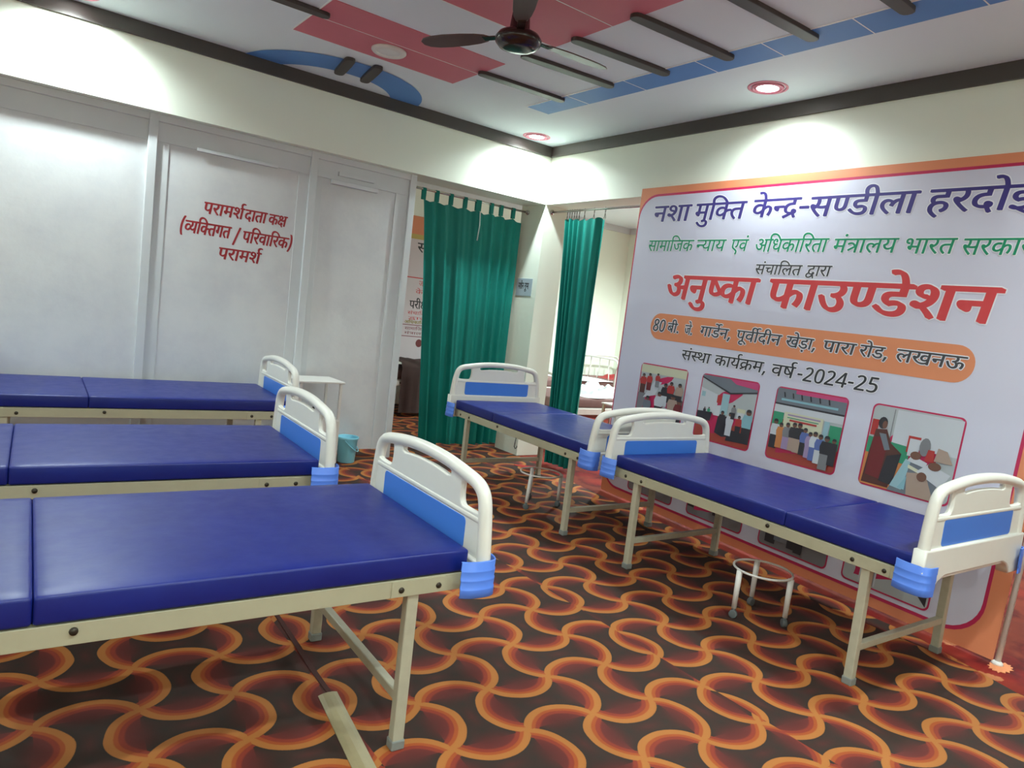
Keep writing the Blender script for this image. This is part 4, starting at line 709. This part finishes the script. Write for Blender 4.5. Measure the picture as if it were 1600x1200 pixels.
# ------------------------------------------------------------------ curtains on rods
def cloth(path_top, path_bot, zt, zb, rows=28, wave=0.0):
    """sheet between a top and a bottom curve given as (x, y) lists of the same length"""
    b = bmesh.new(); n = len(path_top); G = []
    for r in range(rows + 1):
        f = r/rows; g = f**0.8
        G.append([b.verts.new((path_top[k][0]*(1-g) + path_bot[k][0]*g, path_top[k][1]*(1-g) + path_bot[k][1]*g, (zt[k] if isinstance(zt, list) else zt)*(1-f) + zb*f)) for k in range(n)])
    for r in range(rows):
        for k in range(n-1): b.faces.new((G[r][k], G[r][k+1], G[r+1][k+1], G[r+1][k]))
    return b
# left opening
RY, RZ = 0.30, 2.645
rod = thing('curtain_rod', 'steel curtain rod under the left beam between partition and pillar', 'curtain rod', (-0.78, RY, RZ))
obj('tube', bm_tube([(-0.80, 0, 0), (0.775, 0, 0)], 0.011, 14), M['chrome'], rod, True)
obj('bracket', bm_tube([(0.768, 0, 0), (0.779, 0, 0)], 0.026, 20), M['chrome'], rod, True)
tabs = [-1.30, -1.15, -0.985, -0.815, -0.655, -0.485, -0.36, -0.20]
rnd = random.Random(7)
N = 150; pt, pb, zt = [], [], []
for k in range(N+1):
    f = k/N; x = -1.30 + 1.22*f
    d = min(abs(x - t) for t in tabs)
    fold = (0.012 + 0.014*math.sin(f*5.1 + 0.6)**2)*math.sin(f*2*PI*7.3 + 1.9*math.sin(f*8)) + 0.005*math.sin(f*2*PI*17 + 0.7)
    pt.append((x, RY + 0.55*fold)); zt.append(2.555 - (0.022*min(d/0.08, 1)**1.2) + (0.02 if f < 0.02 else 0) - 0.015*f)
    xb = -1.075 + 0.98*f + 0.012*math.sin(f*2*PI*7.3)
    pb.append((xb, RY + 1.7*fold + 0.02*math.sin(f*7)))
cur = thing('curtain', 'wide green tab top curtain hanging beside the white partition', 'curtain', (0, 0, 0))
obj('cloth', cloth(pt, pb, zt, 0.075), M['curtain'], cur, True)
for t in tabs:
    w = 0.032 if t == -0.655 else 0.02
    pts = [(w, RY - 0.014, 2.545), (w, RY - 0.016, RZ), (w, RY - 0.010, RZ + 0.014), (w, RY + 0.010, RZ + 0.014), (w, RY + 0.016, RZ), (w, RY + 0.014, 2.545)]
    b = bmesh.new(); A = [b.verts.new((t - w, p[1], p[2])) for p in pts]; Bv = [b.verts.new((t + w, p[1], p[2])) for p in pts]
    for k in range(len(pts)-1): b.faces.new((A[k], Bv[k], Bv[k+1], A[k+1]))
    obj('tab', b, M['curtain'], cur, True)
co = obj('slit_strip', bm_tube([(-0.652, RY - 0.05, 2.53), (-0.648, RY - 0.058, 2.40), (-0.662, RY - 0.062, 2.24)], 0.006, 8), M['sheet'], cur, True); co['label'] = 'white strip standing in for light through a slit in the curtain'  # thin white strip imitating light that shows through a curtain slit
# right opening
RX = 0.09
rod2 = thing('curtain_rod', 'steel curtain rod under the right beam between pillar and banner', 'curtain rod', (RX, -0.75, 2.65))
obj('tube', bm_tube([(0, 0.742, 0), (0, -0.95, 0)], 0.011, 14), M['chrome'], rod2, True)
obj('bracket', bm_tube([(0, 0.739, 0), (0, 0.75, 0)], 0.026, 20), M['chrome'], rod2, True)
pt, pb, zt = [], [], []
N = 130
for k in range(N+1):
    f = k/N; g = f**1.5
    y = -0.245 - 0.60*(0.45*f + 0.55*g)
    am = 0.045*(1 - 0.55*f)
    fold = am*math.sin(2*PI*(9.5*f - 3.0*f*f)) + 0.01*math.sin(f*43)
    pt.append((RX + 0.8*fold, y)); zt.append(2.555 + 0.015*math.sin(f*2*PI*6))
    pb.append((RX + 1.25*fold, -0.40 - 0.40*(0.6*f + 0.4*g) - 0.02*math.sin(f*11)))
cur2 = thing('curtain', 'narrow bunched green curtain hooked to the rod between pillar and banner', 'curtain', (0, 0, 0))
obj('cloth', cloth(pt, pb, zt, 0.03, 30), M['curtain'], cur2, True)
for y in (-0.262, -0.30, -0.335, -0.375, -0.41, -0.45, -0.53, -0.67, -0.83):
    obj('hook', bm_tube([(RX, y - 0.014, 2.555), (RX - 0.004, y, 2.63), (RX, y + 0.004, 2.666), (RX + 0.008, y, 2.65), (RX + 0.002, y + 0.012, 2.555)], 0.0025, 6), M['wire'], cur2, True)

# sign on the pillar
sg = thing('door_sign', 'small grey blue sign with black lettering on the pillar behind the green curtain', 'sign', (0.0, 0.215, 1.835))
obj('plate', bm_box(-0.006, 0.0, -0.14, 0.14, -0.095, 0.095, 0.0015), M['sign'], sg)
obj('lettering', text_bm([('मशीन', 0.10, 0.005, -0.02, 0.045), ('रूम', -0.012, -0.085, -0.02, 0.045)], lambda s, z, e: Vector((-0.0066 - e, s, z)), 0.02), ink('black_ink', (48, 48, 52)), sg)
# ------------------------------------------------------------------ ward beds
BW = 0.449
def rim_path(head):
    h = [(0.479, 0.556), (0.474, 0.70)]
    if head: h += [(0.462, 0.85), (0.447, 0.93), (0.430, 0.972), (0.395, 0.995), (0.34, 1.006), (0.20, 1.026), (0.10, 1.033)]; top = (0.0, 1.035)
    else:    h += [(0.460, 0.80), (0.448, 0.865), (0.430, 0.898), (0.395, 0.919), (0.34, 0.930), (0.20, 0.949), (0.10, 0.956)]; top = (0.0, 0.958)
    L = [(-v, z) for v, z in h]; return chaikin(L + [top] + h[::-1], 2, closed=False)
def to_panel(u0, side):
    return lambda co: Vector((u0 + side*co.z, co.x, co.y))
def bed_panel(root, head, side):
    """moulded end panel; side = +1 / -1 along the length of the bed, the outside faces away from the mattress"""
    u0 = side*0.995
    rp = rim_path(head); dz = 0.075 if head else 0.0
    name = 'headboard' if head else 'footboard'
    b = bm_tube([(u0, v, z) for v, z in rp], 0.025, 14)
    def plate(loops, th, bev, du=0.0):
        me = poly_mesh(loops, th, bev); mesh_map(me, to_panel(u0 + du, side)); b.from_mesh(me); bpy.data.meshes.remove(me)
    outer = [(v*0.995, z) for v, z in rp if z > 0.62]
    ol = [(-0.472, 0.60)] + outer + [(0.472, 0.60)]
    zs0, zs1 = 0.816 + dz*0.92, 0.912 + dz*1.1
    def side_hole(sg): return chaikin([(sg*0.292, zs0), (sg*0.35, zs0 - 0.004), (sg*0.448, zs0), (sg*(0.446 if not head else 0.440), zs1 - 0.04), (sg*0.415, zs1), (sg*0.33, zs1 + 0.014), (sg*0.288, zs1 + 0.006)], 2)
    zt = 0.900 + dz*1.02
    slot = chaikin([(-0.215, zt - 0.008), (-0.1, zt + 0.004), (0, zt + 0.006), (0.1, zt + 0.004), (0.215, zt - 0.008), (0.215, zt + 0.034), (0.1, zt + 0.043), (0, zt + 0.046), (-0.1, zt + 0.043), (-0.215, zt + 0.034)], 1)
    plate([ol, side_hole(1), side_hole(-1), slot], 0.008, 0.005)
    for lp in (side_hole(1), side_hole(-1), slot):        # raised lips round the openings
        lip = bm_tube([(u0, p[0], p[1]) for p in lp], 0.0085, 8, closed=True); merge(b, lip)
    zr = 0.797 + dz*1.0
    merge(b, bm_box(u0 - 0.016, u0 + 0.016, -0.46, 0.46, zr - 0.012, zr + 0.012, 0.008))
    za = 0.735 if head else 0.655
    ap = [(-0.497, 0.552), (-0.495, za), (0.495, za), (0.497, 0.552), (0.395, 0.552), (0.385, 0.578), (0.36, 0.60), (0.30, 0.622), (-0.30, 0.622), (-0.36, 0.60), (-0.385, 0.578), (-0.395, 0.552)]
    plate([ap], 0.021, 0.008)
    pn = obj(name, b, M['abs'], root, True)
    z0, z1 = (0.748, 0.868) if head else (0.664, 0.782)
    me = poly_mesh([rrect(-0.352, 0.352, z0, z1, 0.018, 4)], 0.0135, 0.0015); mesh_map(me, to_panel(u0, side))
    mobj('inlay', me, M['inlay'], pn)['label'] = 'bright blue inlay'
    for sg in (1, -1):
        prof = [(-0.095, 0.494), (-0.06, 0.510), (-0.01, 0.514), (0.03, 0.508), (0.050, 0.485), (0.054, 0.435)]
        prof = chaikin(prof, 2, closed=False); bb = bmesh.new(); zs = [0.546, 0.548, 0.574, 0.578, 0.581, 0.606, 0.610, 0.613, 0.638, 0.642, 0.645, 0.672, 0.675]
        of = [-0.003, 0, 0.001, 0.001, -0.003, 0.001, 0.001, -0.003, 0.001, 0.001, -0.003, 0.0, -0.004]
        G = []
        for z, q in zip(zs, of):
            slope = (z - 0.61)*-0.05
            G.append([bb.verts.new((u0 + side*(p[0]), sg*(p[1] + q + slope), z)) for p in prof])
        for k in range(len(zs)-1):
            for m in range(len(prof)-1): bb.faces.new((G[k][m], G[k][m+1], G[k+1][m+1], G[k+1][m]))
        bmesh.ops.recalc_face_normals(bb, faces=bb.faces[:])
        bmesh.ops.solidify(bb, geom=bb.faces[:], thickness=0.007)
        o = obj('corner_bumper', bb, M['bumper'], pn, True); o['label'] = 'ridged blue corner bumper'
    return pn
def mattress_bm(u0, u1, rnd):
    b = bmesh.new(); nx, ny = max(6, int((u1-u0)*22)), 18; z0, z1 = 0.622, 0.700
    bmesh.ops.create_cube(b, size=1.0)
    for v in b.verts: v.co = Vector(((u0+u1)/2 + v.co.x*(u1-u0), v.co.y*2*BW, (z0+z1)/2 + v.co.z*(z1-z0)))
    bmesh.ops.bevel(b, geom=b.edges[:], offset=0.010, segments=3, affect='EDGES', profile=0.5)
    for ax, lo, hi, n in ((0, u0, u1, nx), (1, -BW, BW, ny)):
        for k in range(1, n):
            no = [0, 0, 0]; no[ax] = 1; co = [0, 0, 0]; co[ax] = lo + (hi-lo)*k/n
            bmesh.ops.bisect_plane(b, geom=b.verts[:]+b.edges[:]+b.faces[:], plane_co=co, plane_no=no)
    p1, p2 = rnd.uniform(0, 6), rnd.uniform(0, 6)
    for v in b.verts:
        if v.co.z > z1 - 0.02:
            f = (1 - ((2*v.co.x - u0 - u1)/(u1-u0))**4)*(1 - (v.co.y/BW)**4)
            v.co.z += 0.005*f + 0.0022*f*math.sin(5*v.co.x + p1)*math.sin(6*v.co.y + p2)
    return b
def make_bed(label):
    """head at -u, foot at +u"""
    rnd = random.Random(3)
    t = thing('hospital_bed', label, 'bed', group='hospital beds with blue mattresses')
    J = -0.314
    obj('mattress_section', mattress_bm(-0.95, J - 0.0003, rnd), M['vinyl'], t, True)
    obj('mattress_section', mattress_bm(J + 0.0003, 0.95, rnd), M['vinyl'], t, True)
    for sg in (1, -1):
        b = bmesh.new()
        bm_box(-0.955, 0.955, sg*0.444 - 0.004, sg*0.444 + 0.004, 0.560, 0.619, 0.0015, bm=b)
        bm_box(-0.955, 0.955, sg*0.425 - 0.020, sg*0.425 + 0.020, 0.613, 0.619, 0.0015, bm=b)
        r = obj('side_rail', b, M['rail'], t)
        for u in (-0.84, -0.69, J + 0.09, 0.70, 0.84):
            bo = obj('bolt', bm_lathe([(0.0, 0.0), (0.011, 0.0), (0.010, 0.006), (0.0, 0.008)], 12), M['bolt'], r, True)
            bo.location = (u, sg*0.448, 0.585 if abs(u) > 0.5 else 0.597); bo.rotation_euler = (-sg*PI/2, 0, 0)
        for u in (-0.765, 0.765):
            pl2 = obj('leg_plate', bm_box(u - 0.10, u + 0.10, sg*0.448, sg*0.448 + sg*0.003 if sg > 0 else -0.4450, 0.562, 0.615, 0.0), M['rail'], r) if sg > 0 else obj('leg_plate', bm_box(u - 0.10, u + 0.10, -0.4512, -0.448, 0.562, 0.615), M['rail'], r)
    for u in (-0.945, 0.945): obj('end_rail', bm_box(u - 0.012, u + 0.012, -0.44, 0.44, 0.566, 0.615, 0.003), M['rail'], t)
    obj('deck', bm_box(-0.93, 0.93, -0.43, 0.43, 0.6195, 0.6215), M['rail'], t)
    for u in (-0.753, 0.753):
        for sg in (1, -1):
            lg = obj('leg', bm_box(u - 0.021, u + 0.021, sg*0.4225 - 0.019, sg*0.4225 + 0.019, 0.02, 0.612, 0.004), M['leg'], t)
            obj('foot_cap', bm_box(u - 0.025, u + 0.025, sg*0.4225 - 0.023, sg*0.4225 + 0.023, 0.0, 0.036, 0.005), M['cap'], lg)['label'] = 'grey plastic foot cap'
        obj('stretcher', bm_box(u - 0.016, u + 0.016, -0.405, 0.405, 0.165, 0.200, 0.004), M['leg'], t)
    for u in (-0.25, 0.25):
        obj('cross_bar', bm_box(u - 0.015, u + 0.015, -0.42, 0.42, 0.578, 0.608, 0.003), M['rail'], t)
    bed_panel(t, True, -1); bed_panel(t, False, 1)
    return t
BEDS = [(-4.2537, -3.5605, -0.0372, 'nearest blue mattress bed at the lower left, its near legs in full view'),
        (-4.2782, -2.2143, -0.043, 'middle blue mattress bed of the left row, second from the white partition'),
        (-3.83, -0.42, -0.0418, 'blue mattress bed standing against the white partition, beside the white locker'),
        (-0.8641, -1.612, -0.0502 - PI/2, 'blue mattress bed between the green curtain and the banner, over the farther ring stand'),
        (-0.9587, -3.7771, -0.0374 + PI/2, 'blue mattress bed along the banner at the right, its headboard nearest the right edge')]
proto = make_bed(BEDS[0][3])
for k, (x, y, a, lb) in enumerate(BEDS):
    o = proto if k == 0 else copy_tree(proto)
    o.location = (x, y, 0.0); o.rotation_euler = (0, 0, a); o['label'] = lb

# small hooks hanging under the rails of the two right-hand beds
for o in list(COL.objects):
    if o.name.startswith('hospital_bed') and abs(o.rotation_euler.z) > 1.0:
        u = 0.07 if o.location.y > -2 else 0.80
        obj('drip_hook', bm_tube([(u, -0.455, 0.565), (u, -0.46, 0.52), (u - 0.004, -0.46, 0.495), (u + 0.012, -0.46, 0.482), (u + 0.028, -0.46, 0.492), (u + 0.032, -0.46, 0.508)], 0.004, 8), M['wire'], o, True)
# ------------------------------------------------------------------ ring stands on casters
def ring_stand(x, y, r, zr, feet, label, group):
    t = thing('ring_stand', label, 'basin stand', (x, y, 0), group=group)
    ringc = [(r*math.cos(2*PI*k/40), r*math.sin(2*PI*k/40), zr) for k in range(40)]
    obj('ring', bm_tube(ringc, 0.0065, 10, closed=True), M['white_metal'], t, True)
    for fx, fy in feet:
        d = Vector((fx - x, fy - y, 0)); dn = d.normalized()
        top = dn*r + Vector((0, 0, zr - 0.002)); bot = dn*(d.length*0.97) + Vector((0, 0, 0.055))
        lg = obj('leg', bm_tube([top, bot], [0.0165, 0.0135], 12), M['white_metal'], t, True)
        cs = obj('caster_fork', bm_tube([bot, bot - Vector((0, 0, 0.022))], 0.010, 10), M['wheel'], lg, True)
        ang = math.atan2(d.y, d.x) + 0.7
        ax = Vector((math.cos(ang), math.sin(ang), 0)); c0 = Vector((bot.x, bot.y, 0.0225))
        w = bm_tube([c0 - ax*0.013, c0 - ax*0.012, c0 + ax*0.012, c0 + ax*0.013], [0.019, 0.0225, 0.0225, 0.019], 20)
        obj('caster_wheel', w, M['wheel'], lg, True)
    return t
ring_stand(-1.165, -3.845, 0.158, 0.275, [(-1.323, -3.797), (-1.132, -4.002), (-1.046, -3.724)], 'white ring stand on grey casters in front of the banner, beneath the right bed', 'white ring stands')
ring_stand(-1.02, -1.66, 0.17, 0.272, [(-1.215, -1.745), (-0.985, -1.50), (-0.872, -1.745)], 'white ring stand on grey casters beneath the bed by the green curtain', 'white ring stands')

# ------------------------------------------------------------------ bedside locker, cloth on it and bucket
LX, LY = -2.42, -0.165
lk = thing('bedside_locker', 'white metal bedside locker with an open upper shelf beside the white partition', 'locker', (LX, LY, 0))
obj('top', bm_box(-0.205, 0.205, -0.185, 0.185, 0.765, 0.782, 0.004), M['white_metal'], lk)
for sx in (-1, 1):
    for sy in (-1, 1): obj('post', bm_box(sx*0.175 - 0.0115, sx*0.175 + 0.0115, sy*0.16 - 0.0115, sy*0.16 + 0.0115, 0.455, 0.767, 0.002), M['white_metal'], lk)
obj('cabinet', bm_box(-0.190, 0.190, -0.172, 0.172, 0.07, 0.457, 0.004), M['white_metal'], lk)
dr = obj('door', bm_box(-0.18, 0.18, -0.180, -0.173, 0.085, 0.445, 0.003), M['white_metal'], lk)
obj('handle', bm_tube([(0.14, -0.181, 0.25), (0.14, -0.196, 0.255), (0.14, -0.196, 0.305), (0.14, -0.181, 0.31)], 0.004, 8), M['chrome'], dr, True)
for sx in (-1, 1):
    for sy in (-1, 1): obj('foot', bm_lathe([(0, 0), (0.016, 0), (0.013, 0.072), (0, 0.072)], 12), M['wheel'], lk, True, (sx*0.16, sy*0.14, 0))
b = bmesh.new(); bmesh.ops.create_icosphere(b, subdivisions=3, radius=0.075)
for v in b.verts:
    n = math.sin(v.co.x*60)*math.sin(v.co.y*70 + 1)*0.012
    v.co = Vector((v.co.x*0.95, v.co.y*0.8, (v.co.z*0.75 if v.co.z > 0 else v.co.z*0.6))) * (1 + n*4)
zm = min(v.co.z for v in b.verts)
for v in b.verts: v.co.z -= zm
tag(obj('pouch', b, M['dark'], None, True, (LX + 0.03, LY - 0.06, 0.457)), 'dark grey cloth pouch on the shelf of the white locker', 'pouch')

bk = thing('bucket', 'light blue plastic bucket on the carpet in front of the partition', 'bucket', (-2.0, -0.02, 0))
obj('tub', bm_lathe([(0.0, 0.003), (0.070, 0.003), (0.074, 0.0), (0.078, 0.006), (0.092, 0.215), (0.100, 0.222), (0.102, 0.238), (0.096, 0.240), (0.090, 0.232), (0.074, 0.012), (0.0, 0.010)], 40), M['bucket'], bk, True)
hp = []
for k in range(25):
    a = PI*k/24; hp.append((0.104*math.cos(a)*1.0, 0.0, 0.0))
hb = [(0.104*math.cos(PI*k/24), -0.104*math.sin(PI*k/24), 0.215 - 0.105*math.sin(PI*k/24)) for k in range(25)]
hd = obj('handle', bm_tube(hb, 0.0045, 8), M['bucket'], bk, True); hd.rotation_euler = (0, 0, 0.95)
hd['label'] = 'lowered wire handle with a plastic grip'

# ------------------------------------------------------------------ strip and seam of the carpet
st = thing('threshold_strip', 'beige metal carpet strip on the floor beside the near leg of the nearest bed', 'carpet strip', (-3.60, -3.605, 0), 0.0)
b = bmesh.new()
W2 = 0.038
for x0, z0, y in ((0, 0, 0),):
    prof = [(-W2, 0.0), (-W2, 0.003), (-W2*0.55, 0.0075), (0, 0.009), (W2*0.55, 0.0075), (W2, 0.003), (W2, 0.0)]
    A = [b.verts.new((p[0], 0.0, p[1])) for p in prof]; Bv = [b.verts.new((p[0] - 0.10, -0.8, p[1])) for p in prof]
    for k in range(len(prof)-1): b.faces.new((A[k], A[k+1], Bv[k+1], Bv[k]))
    b.faces.new(A); b.faces.new(Bv[::-1])
obj('profile', b, M['alu'], st)
se = bmesh.new(); pts = [(-3.555, -2.6), (-3.560, -2.9), (-3.572, -3.2), (-3.585, -3.42), (-3.590, -3.60)]
A = [se.verts.new((x - 0.012 + 0.004*math.sin(k*2), y, 0.0035)) for k, (x, y) in enumerate(pts)]; Bv = [se.verts.new((x + 0.010, y, 0.0022)) for x, y in pts]; Cc = [se.verts.new((x - 0.012, y, 0.0)) for x, y in pts]
for k in range(len(pts)-1):
    se.faces.new((A[k], Bv[k], Bv[k+1], A[k+1])); se.faces.new((Cc[k], A[k], A[k+1], Cc[k+1]))
tag(obj('carpet_edge', se, M['seam']), 'lifted dark red carpet edge running from under the nearest bed to the metal strip', 'carpet edge')
lf = bmesh.new(); vs = []
rnd = random.Random(5)
for k in range(34):
    a = 2*PI*k/34; r = 0.06*(1 + 0.16*math.sin(k*2.4) + 0.08*rnd.random()); vs.append((r*math.cos(a)*1.35, r*math.sin(a)*0.75))
me = poly_mesh([vs], 0.0012); 
tag(mobj('carpet_patch', me, simple('peach_carpet_patch', lin(222, 140, 92), 0.85, var=0.1, scale=60), loc=(-0.40, -4.80, 0.0014)), 'peach leaf shaped patch on the carpet at the foot of the white pole', 'carpet patch')

# ------------------------------------------------------------------ things of the hall behind the openings
def hoop(root, u, h, w=0.44, zb=0.42, bars=3):
    path = [(u, -w, zb), (u, -w, h - 0.10), (u, -w + 0.03, h - 0.03), (u, -w + 0.10, h), (u, w - 0.10, h), (u, w - 0.03, h - 0.03), (u, w, h - 0.10), (u, w, zb)]
    hp = obj('end_hoop', bm_tube(chaikin(path, 2, closed=False), 0.015, 12), M['white_metal'], root, True)
    for k in range(bars):
        v = -w*0.5 + w*k/(bars-1); s = 1 if k else -1
        obj('spindle', bm_tube([(u, v, h - 0.004), (u, v, h - 0.16), (u, v + 0.015*s, h - 0.20), (u, v + 0.05*s, zb + 0.06)], 0.009, 8), M['white_metal'], hp, True)
def ward_bed(label, loc, rz):
    t = thing('metal_bed', label, 'bed', loc, rz, 'brown mattress beds of the hall')
    b = bm_box(-0.94, 0.94, -0.44, 0.44, 0.50, 0.62, 0.03, 3); obj('mattress', b, M['brown'], t, True)
    for sg in (1, -1):
        r = obj('side_rail', bm_box(-0.95, 0.95, sg*0.45 - 0.012, sg*0.45 + 0.012, 0.42, 0.49, 0.003), M['white_metal'], t)
        for u in (-0.8, 0.0, 0.8):
            bo = obj('bolt', bm_lathe([(0, 0), (0.01, 0), (0.009, 0.006), (0, 0.007)], 10), M['bolt'], r, True); bo.location = (u, sg*0.462, 0.455); bo.rotation_euler = (-sg*PI/2, 0, 0)
    obj('deck', bm_box(-0.94, 0.94, -0.44, 0.44, 0.485, 0.5), M['white_metal'], t)
    for u in (-0.93, 0.93):
        for sg in (1, -1): obj('leg', bm_box(u - 0.018, u + 0.018, sg*0.43 - 0.018, sg*0.43 + 0.018, 0.0, 0.49, 0.003), M['white_metal'], t)
        hoop(t, u, 0.98 if u > 0 else 0.90)
    return t
w0 = ward_bed('white metal bed with a brown mattress seen nearest through the gap beside the banner', (1.55, 0.68, 0), 0.0)
for lb, loc, rz in (('white metal bed with a brown mattress, second one deep in the gap beside the banner', (2.62, 2.58, 0), 0.0),
                    ('white metal bed with a brown mattress farthest back, against the hall wall', (4.10, 2.20, 0), PI/2),
                    ('white metal bed with a brown mattress at the right edge beyond the banner', (3.60, -3.20, 0), 0.0),
                    ('brown mattress bed glimpsed in the dim gap between partition and green curtain', (0.50, 2.74, 0), 0.0)):
    o = copy_tree(w0); o.location = loc; o.rotation_euler = (0, 0, rz); o['label'] = lb
def lump(name, lb, cat, x, y, z, sx, sy, sz, mat, seed, spread=0.0):
    b = bmesh.new(); rnd = random.Random(seed); n = 26; G = []
    ph = [rnd.uniform(0, 6) for _ in range(6)]
    for i in range(n+1):
        row = []
        for j in range(n+1):
            a, c = 2*i/n - 1, 2*j/n - 1; r = min(1.0, math.hypot(a, c)); hgt = max(0.0, 1 - r**2.2)
            w = 0.5 + 0.25*math.sin(5*a + ph[0] + 2*c) + 0.2*math.sin(7*c + ph[1] - 3*a) + 0.12*math.sin(13*a + 9*c + ph[2]) + 0.08*math.sin(21*c - 15*a + ph[3])
            row.append(b.verts.new((a*sx*(1 + 0.06*math.sin(4*c + ph[4])), c*sy*(1 + 0.07*math.sin(5*a + ph[5])), 0.004 + sz*hgt*w)))
        G.append(row)
    for i in range(n):
        for j in range(n): b.faces.new((G[i][j], G[i+1][j], G[i+1][j+1], G[i][j+1]))
    return tag(obj(name, b, M[mat], None, True, (x, y, z)), lb, cat)
lump('bed_sheet', 'crumpled white sheet heaped on the nearest brown mattress in the gap', 'sheet', 1.62, 0.62, 0.62, 0.42, 0.36, 0.20, 'sheet', 2)
lump('bed_sheet', 'flat white sheet on the second brown mattress deep in the gap', 'sheet', 3.0, 2.45, 0.62, 0.50, 0.36, 0.05, 'sheet', 8)
lump('blanket', 'red and blue patterned blanket on the farthest bed against the hall wall', 'blanket', 4.10, 2.45, 0.62, 0.34, 0.5, 0.16, 'red_cloth', 4)
lump('bed_sheet', 'white sheet on the bed at the right edge beyond the banner', 'sheet', 3.3, -3.2, 0.62, 0.5, 0.36, 0.12, 'sheet', 6)
tb = thing('side_table', 'small white metal table in the gap between green curtain and banner', 'table', (1.38, -0.16, 0), 0.0)
obj('table_top', bm_box(-0.19, 0.19, -0.17, 0.17, 0.598, 0.614, 0.003), M['white_metal'], tb)
for sx in (-1, 1):
    for sy in (-1, 1): obj('leg', bm_box(sx*0.165 - 0.015, sx*0.165 + 0.015, sy*0.145 - 0.015, sy*0.145 + 0.015, 0.0, 0.60, 0.003), M['rail'], tb)

# second banner, deep in the left gap
g = thing('banner', 'narrow glimpse of a pinkish banner on the hall wall left of the wide green curtain', 'banner', (0.0, HY - 0.012, 0))
obj('sheet', bm_box(-0.9, 1.5, 0.0, 0.006, 0.66, 2.78), ink('pinkish_sheet', (214, 204, 208)), g)
def flat(y): return lambda s, z, e: Vector((s, y - e, z))
def gl(name, loops, y, c): 
    me = poly_mesh(loops); mesh_map(me, lambda co: Vector((co.x, y, co.y))); return mobj(name, me, ink(*c), g)
gl('top_band', [rect(-0.9, 1.5, 2.52, 2.78)], -0.001, ('band_orange', (222, 140, 98)))
gl('yellow_band', [rect(-0.9, 1.5, 2.45, 2.52)], -0.001, ('ochre', (196, 176, 96)))
gl('red_line', [rect(-0.9, 1.5, 1.885, 1.90)], -0.001, ('red', (208, 66, 70)))
gl('text_box', [rrect(-0.6, 0.66, 1.02, 1.20, 0.03), rrect(-0.59, 0.65, 1.03, 1.19, 0.025)], -0.001, ('maroon', (130, 40, 56)))
gl('photo', [ellipse(0.50, 0.93, 0.055, 0.06)], -0.002, ('photo_maroon', (112, 36, 40)))
def gt(items, c, bold=0.02): obj('lettering', text_bm(items, flat(-0.0015), bold), ink(*c), g)
gt([('सण्डी', 0.32, 0.80, 2.27, 2.40)], ('black_ink', (48, 48, 52)))
gt([('परीक्षण', 0.28, 0.68, 1.44, 1.55)], ('black_ink', (48, 48, 52)))
gt([('जांच', 0.40, 0.58, 1.78, 1.85), ('केन्द्र', 0.36, 0.62, 1.66, 1.72)], ('red', (208, 66, 70)), 0.0)
gt([('संचालित', 0.26, 0.64, 1.35, 1.395), ('द्वारा', 0.28, 0.60, 1.28, 1.315)], ('red', (208, 66, 70)), 0.0)
gt([('अधिकारिता', 0.22, 0.62, 1.215, 1.255)], ('ochre_dark', (150, 130, 40)), 0.03)
gt([('सामाजिक', 0.24, 0.60, 1.12, 1.16), ('मंत्रालय', 0.24, 0.60, 1.055, 1.09)], ('maroon', (130, 40, 56)), 0.0)

# dark blanket added over the bed to make the gap dark, red scrap by the pillar
b = bmesh.new(); G = []
prof = [(2.245, 0.06), (2.25, 0.25), (2.248, 0.50), (2.255, 0.66), (2.30, 0.715), (2.6, 0.73), (3.0, 0.725), (3.17, 0.70)]
for k in range(41):
    x = -0.30 + 1.55*k/40; wv = 0.012*math.sin(x*17) + 0.006*math.sin(x*41)
    G.append([b.verts.new((x, y + (wv if z < 0.6 else 0), z + (wv if z > 0.7 else 0))) for y, z in prof])
for k in range(40):
    for m_ in range(len(prof)-1): b.faces.new((G[k][m_], G[k+1][m_], G[k+1][m_+1], G[k][m_+1]))
tag(obj('blanket', b, simple('gap_darkening_cloth', lin(66, 46, 42), 0.9, var=0.2, scale=9), None, True), 'dark brown blanket added over the bed to darken the gap left of the wide green curtain', 'blanket')
rp = [(0.15*math.cos(2*PI*k/26)*(1 + 0.1*math.sin(k*2.2)), 0.05*math.sin(2*PI*k/26)*(1 + 0.12*math.sin(k*1.7))) for k in range(26)]
rr_ = mobj('carpet_patch', poly_mesh([rp], 0.0012), simple('red_carpet_scrap', lin(176, 36, 28), 0.85, var=0.15, scale=40), loc=(-0.22, -0.50, 0.0014)); rr_.rotation_euler = (0, 0, -0.9)
tag(rr_, 'red scrap of carpet on the floor in front of the white pillar', 'carpet patch')
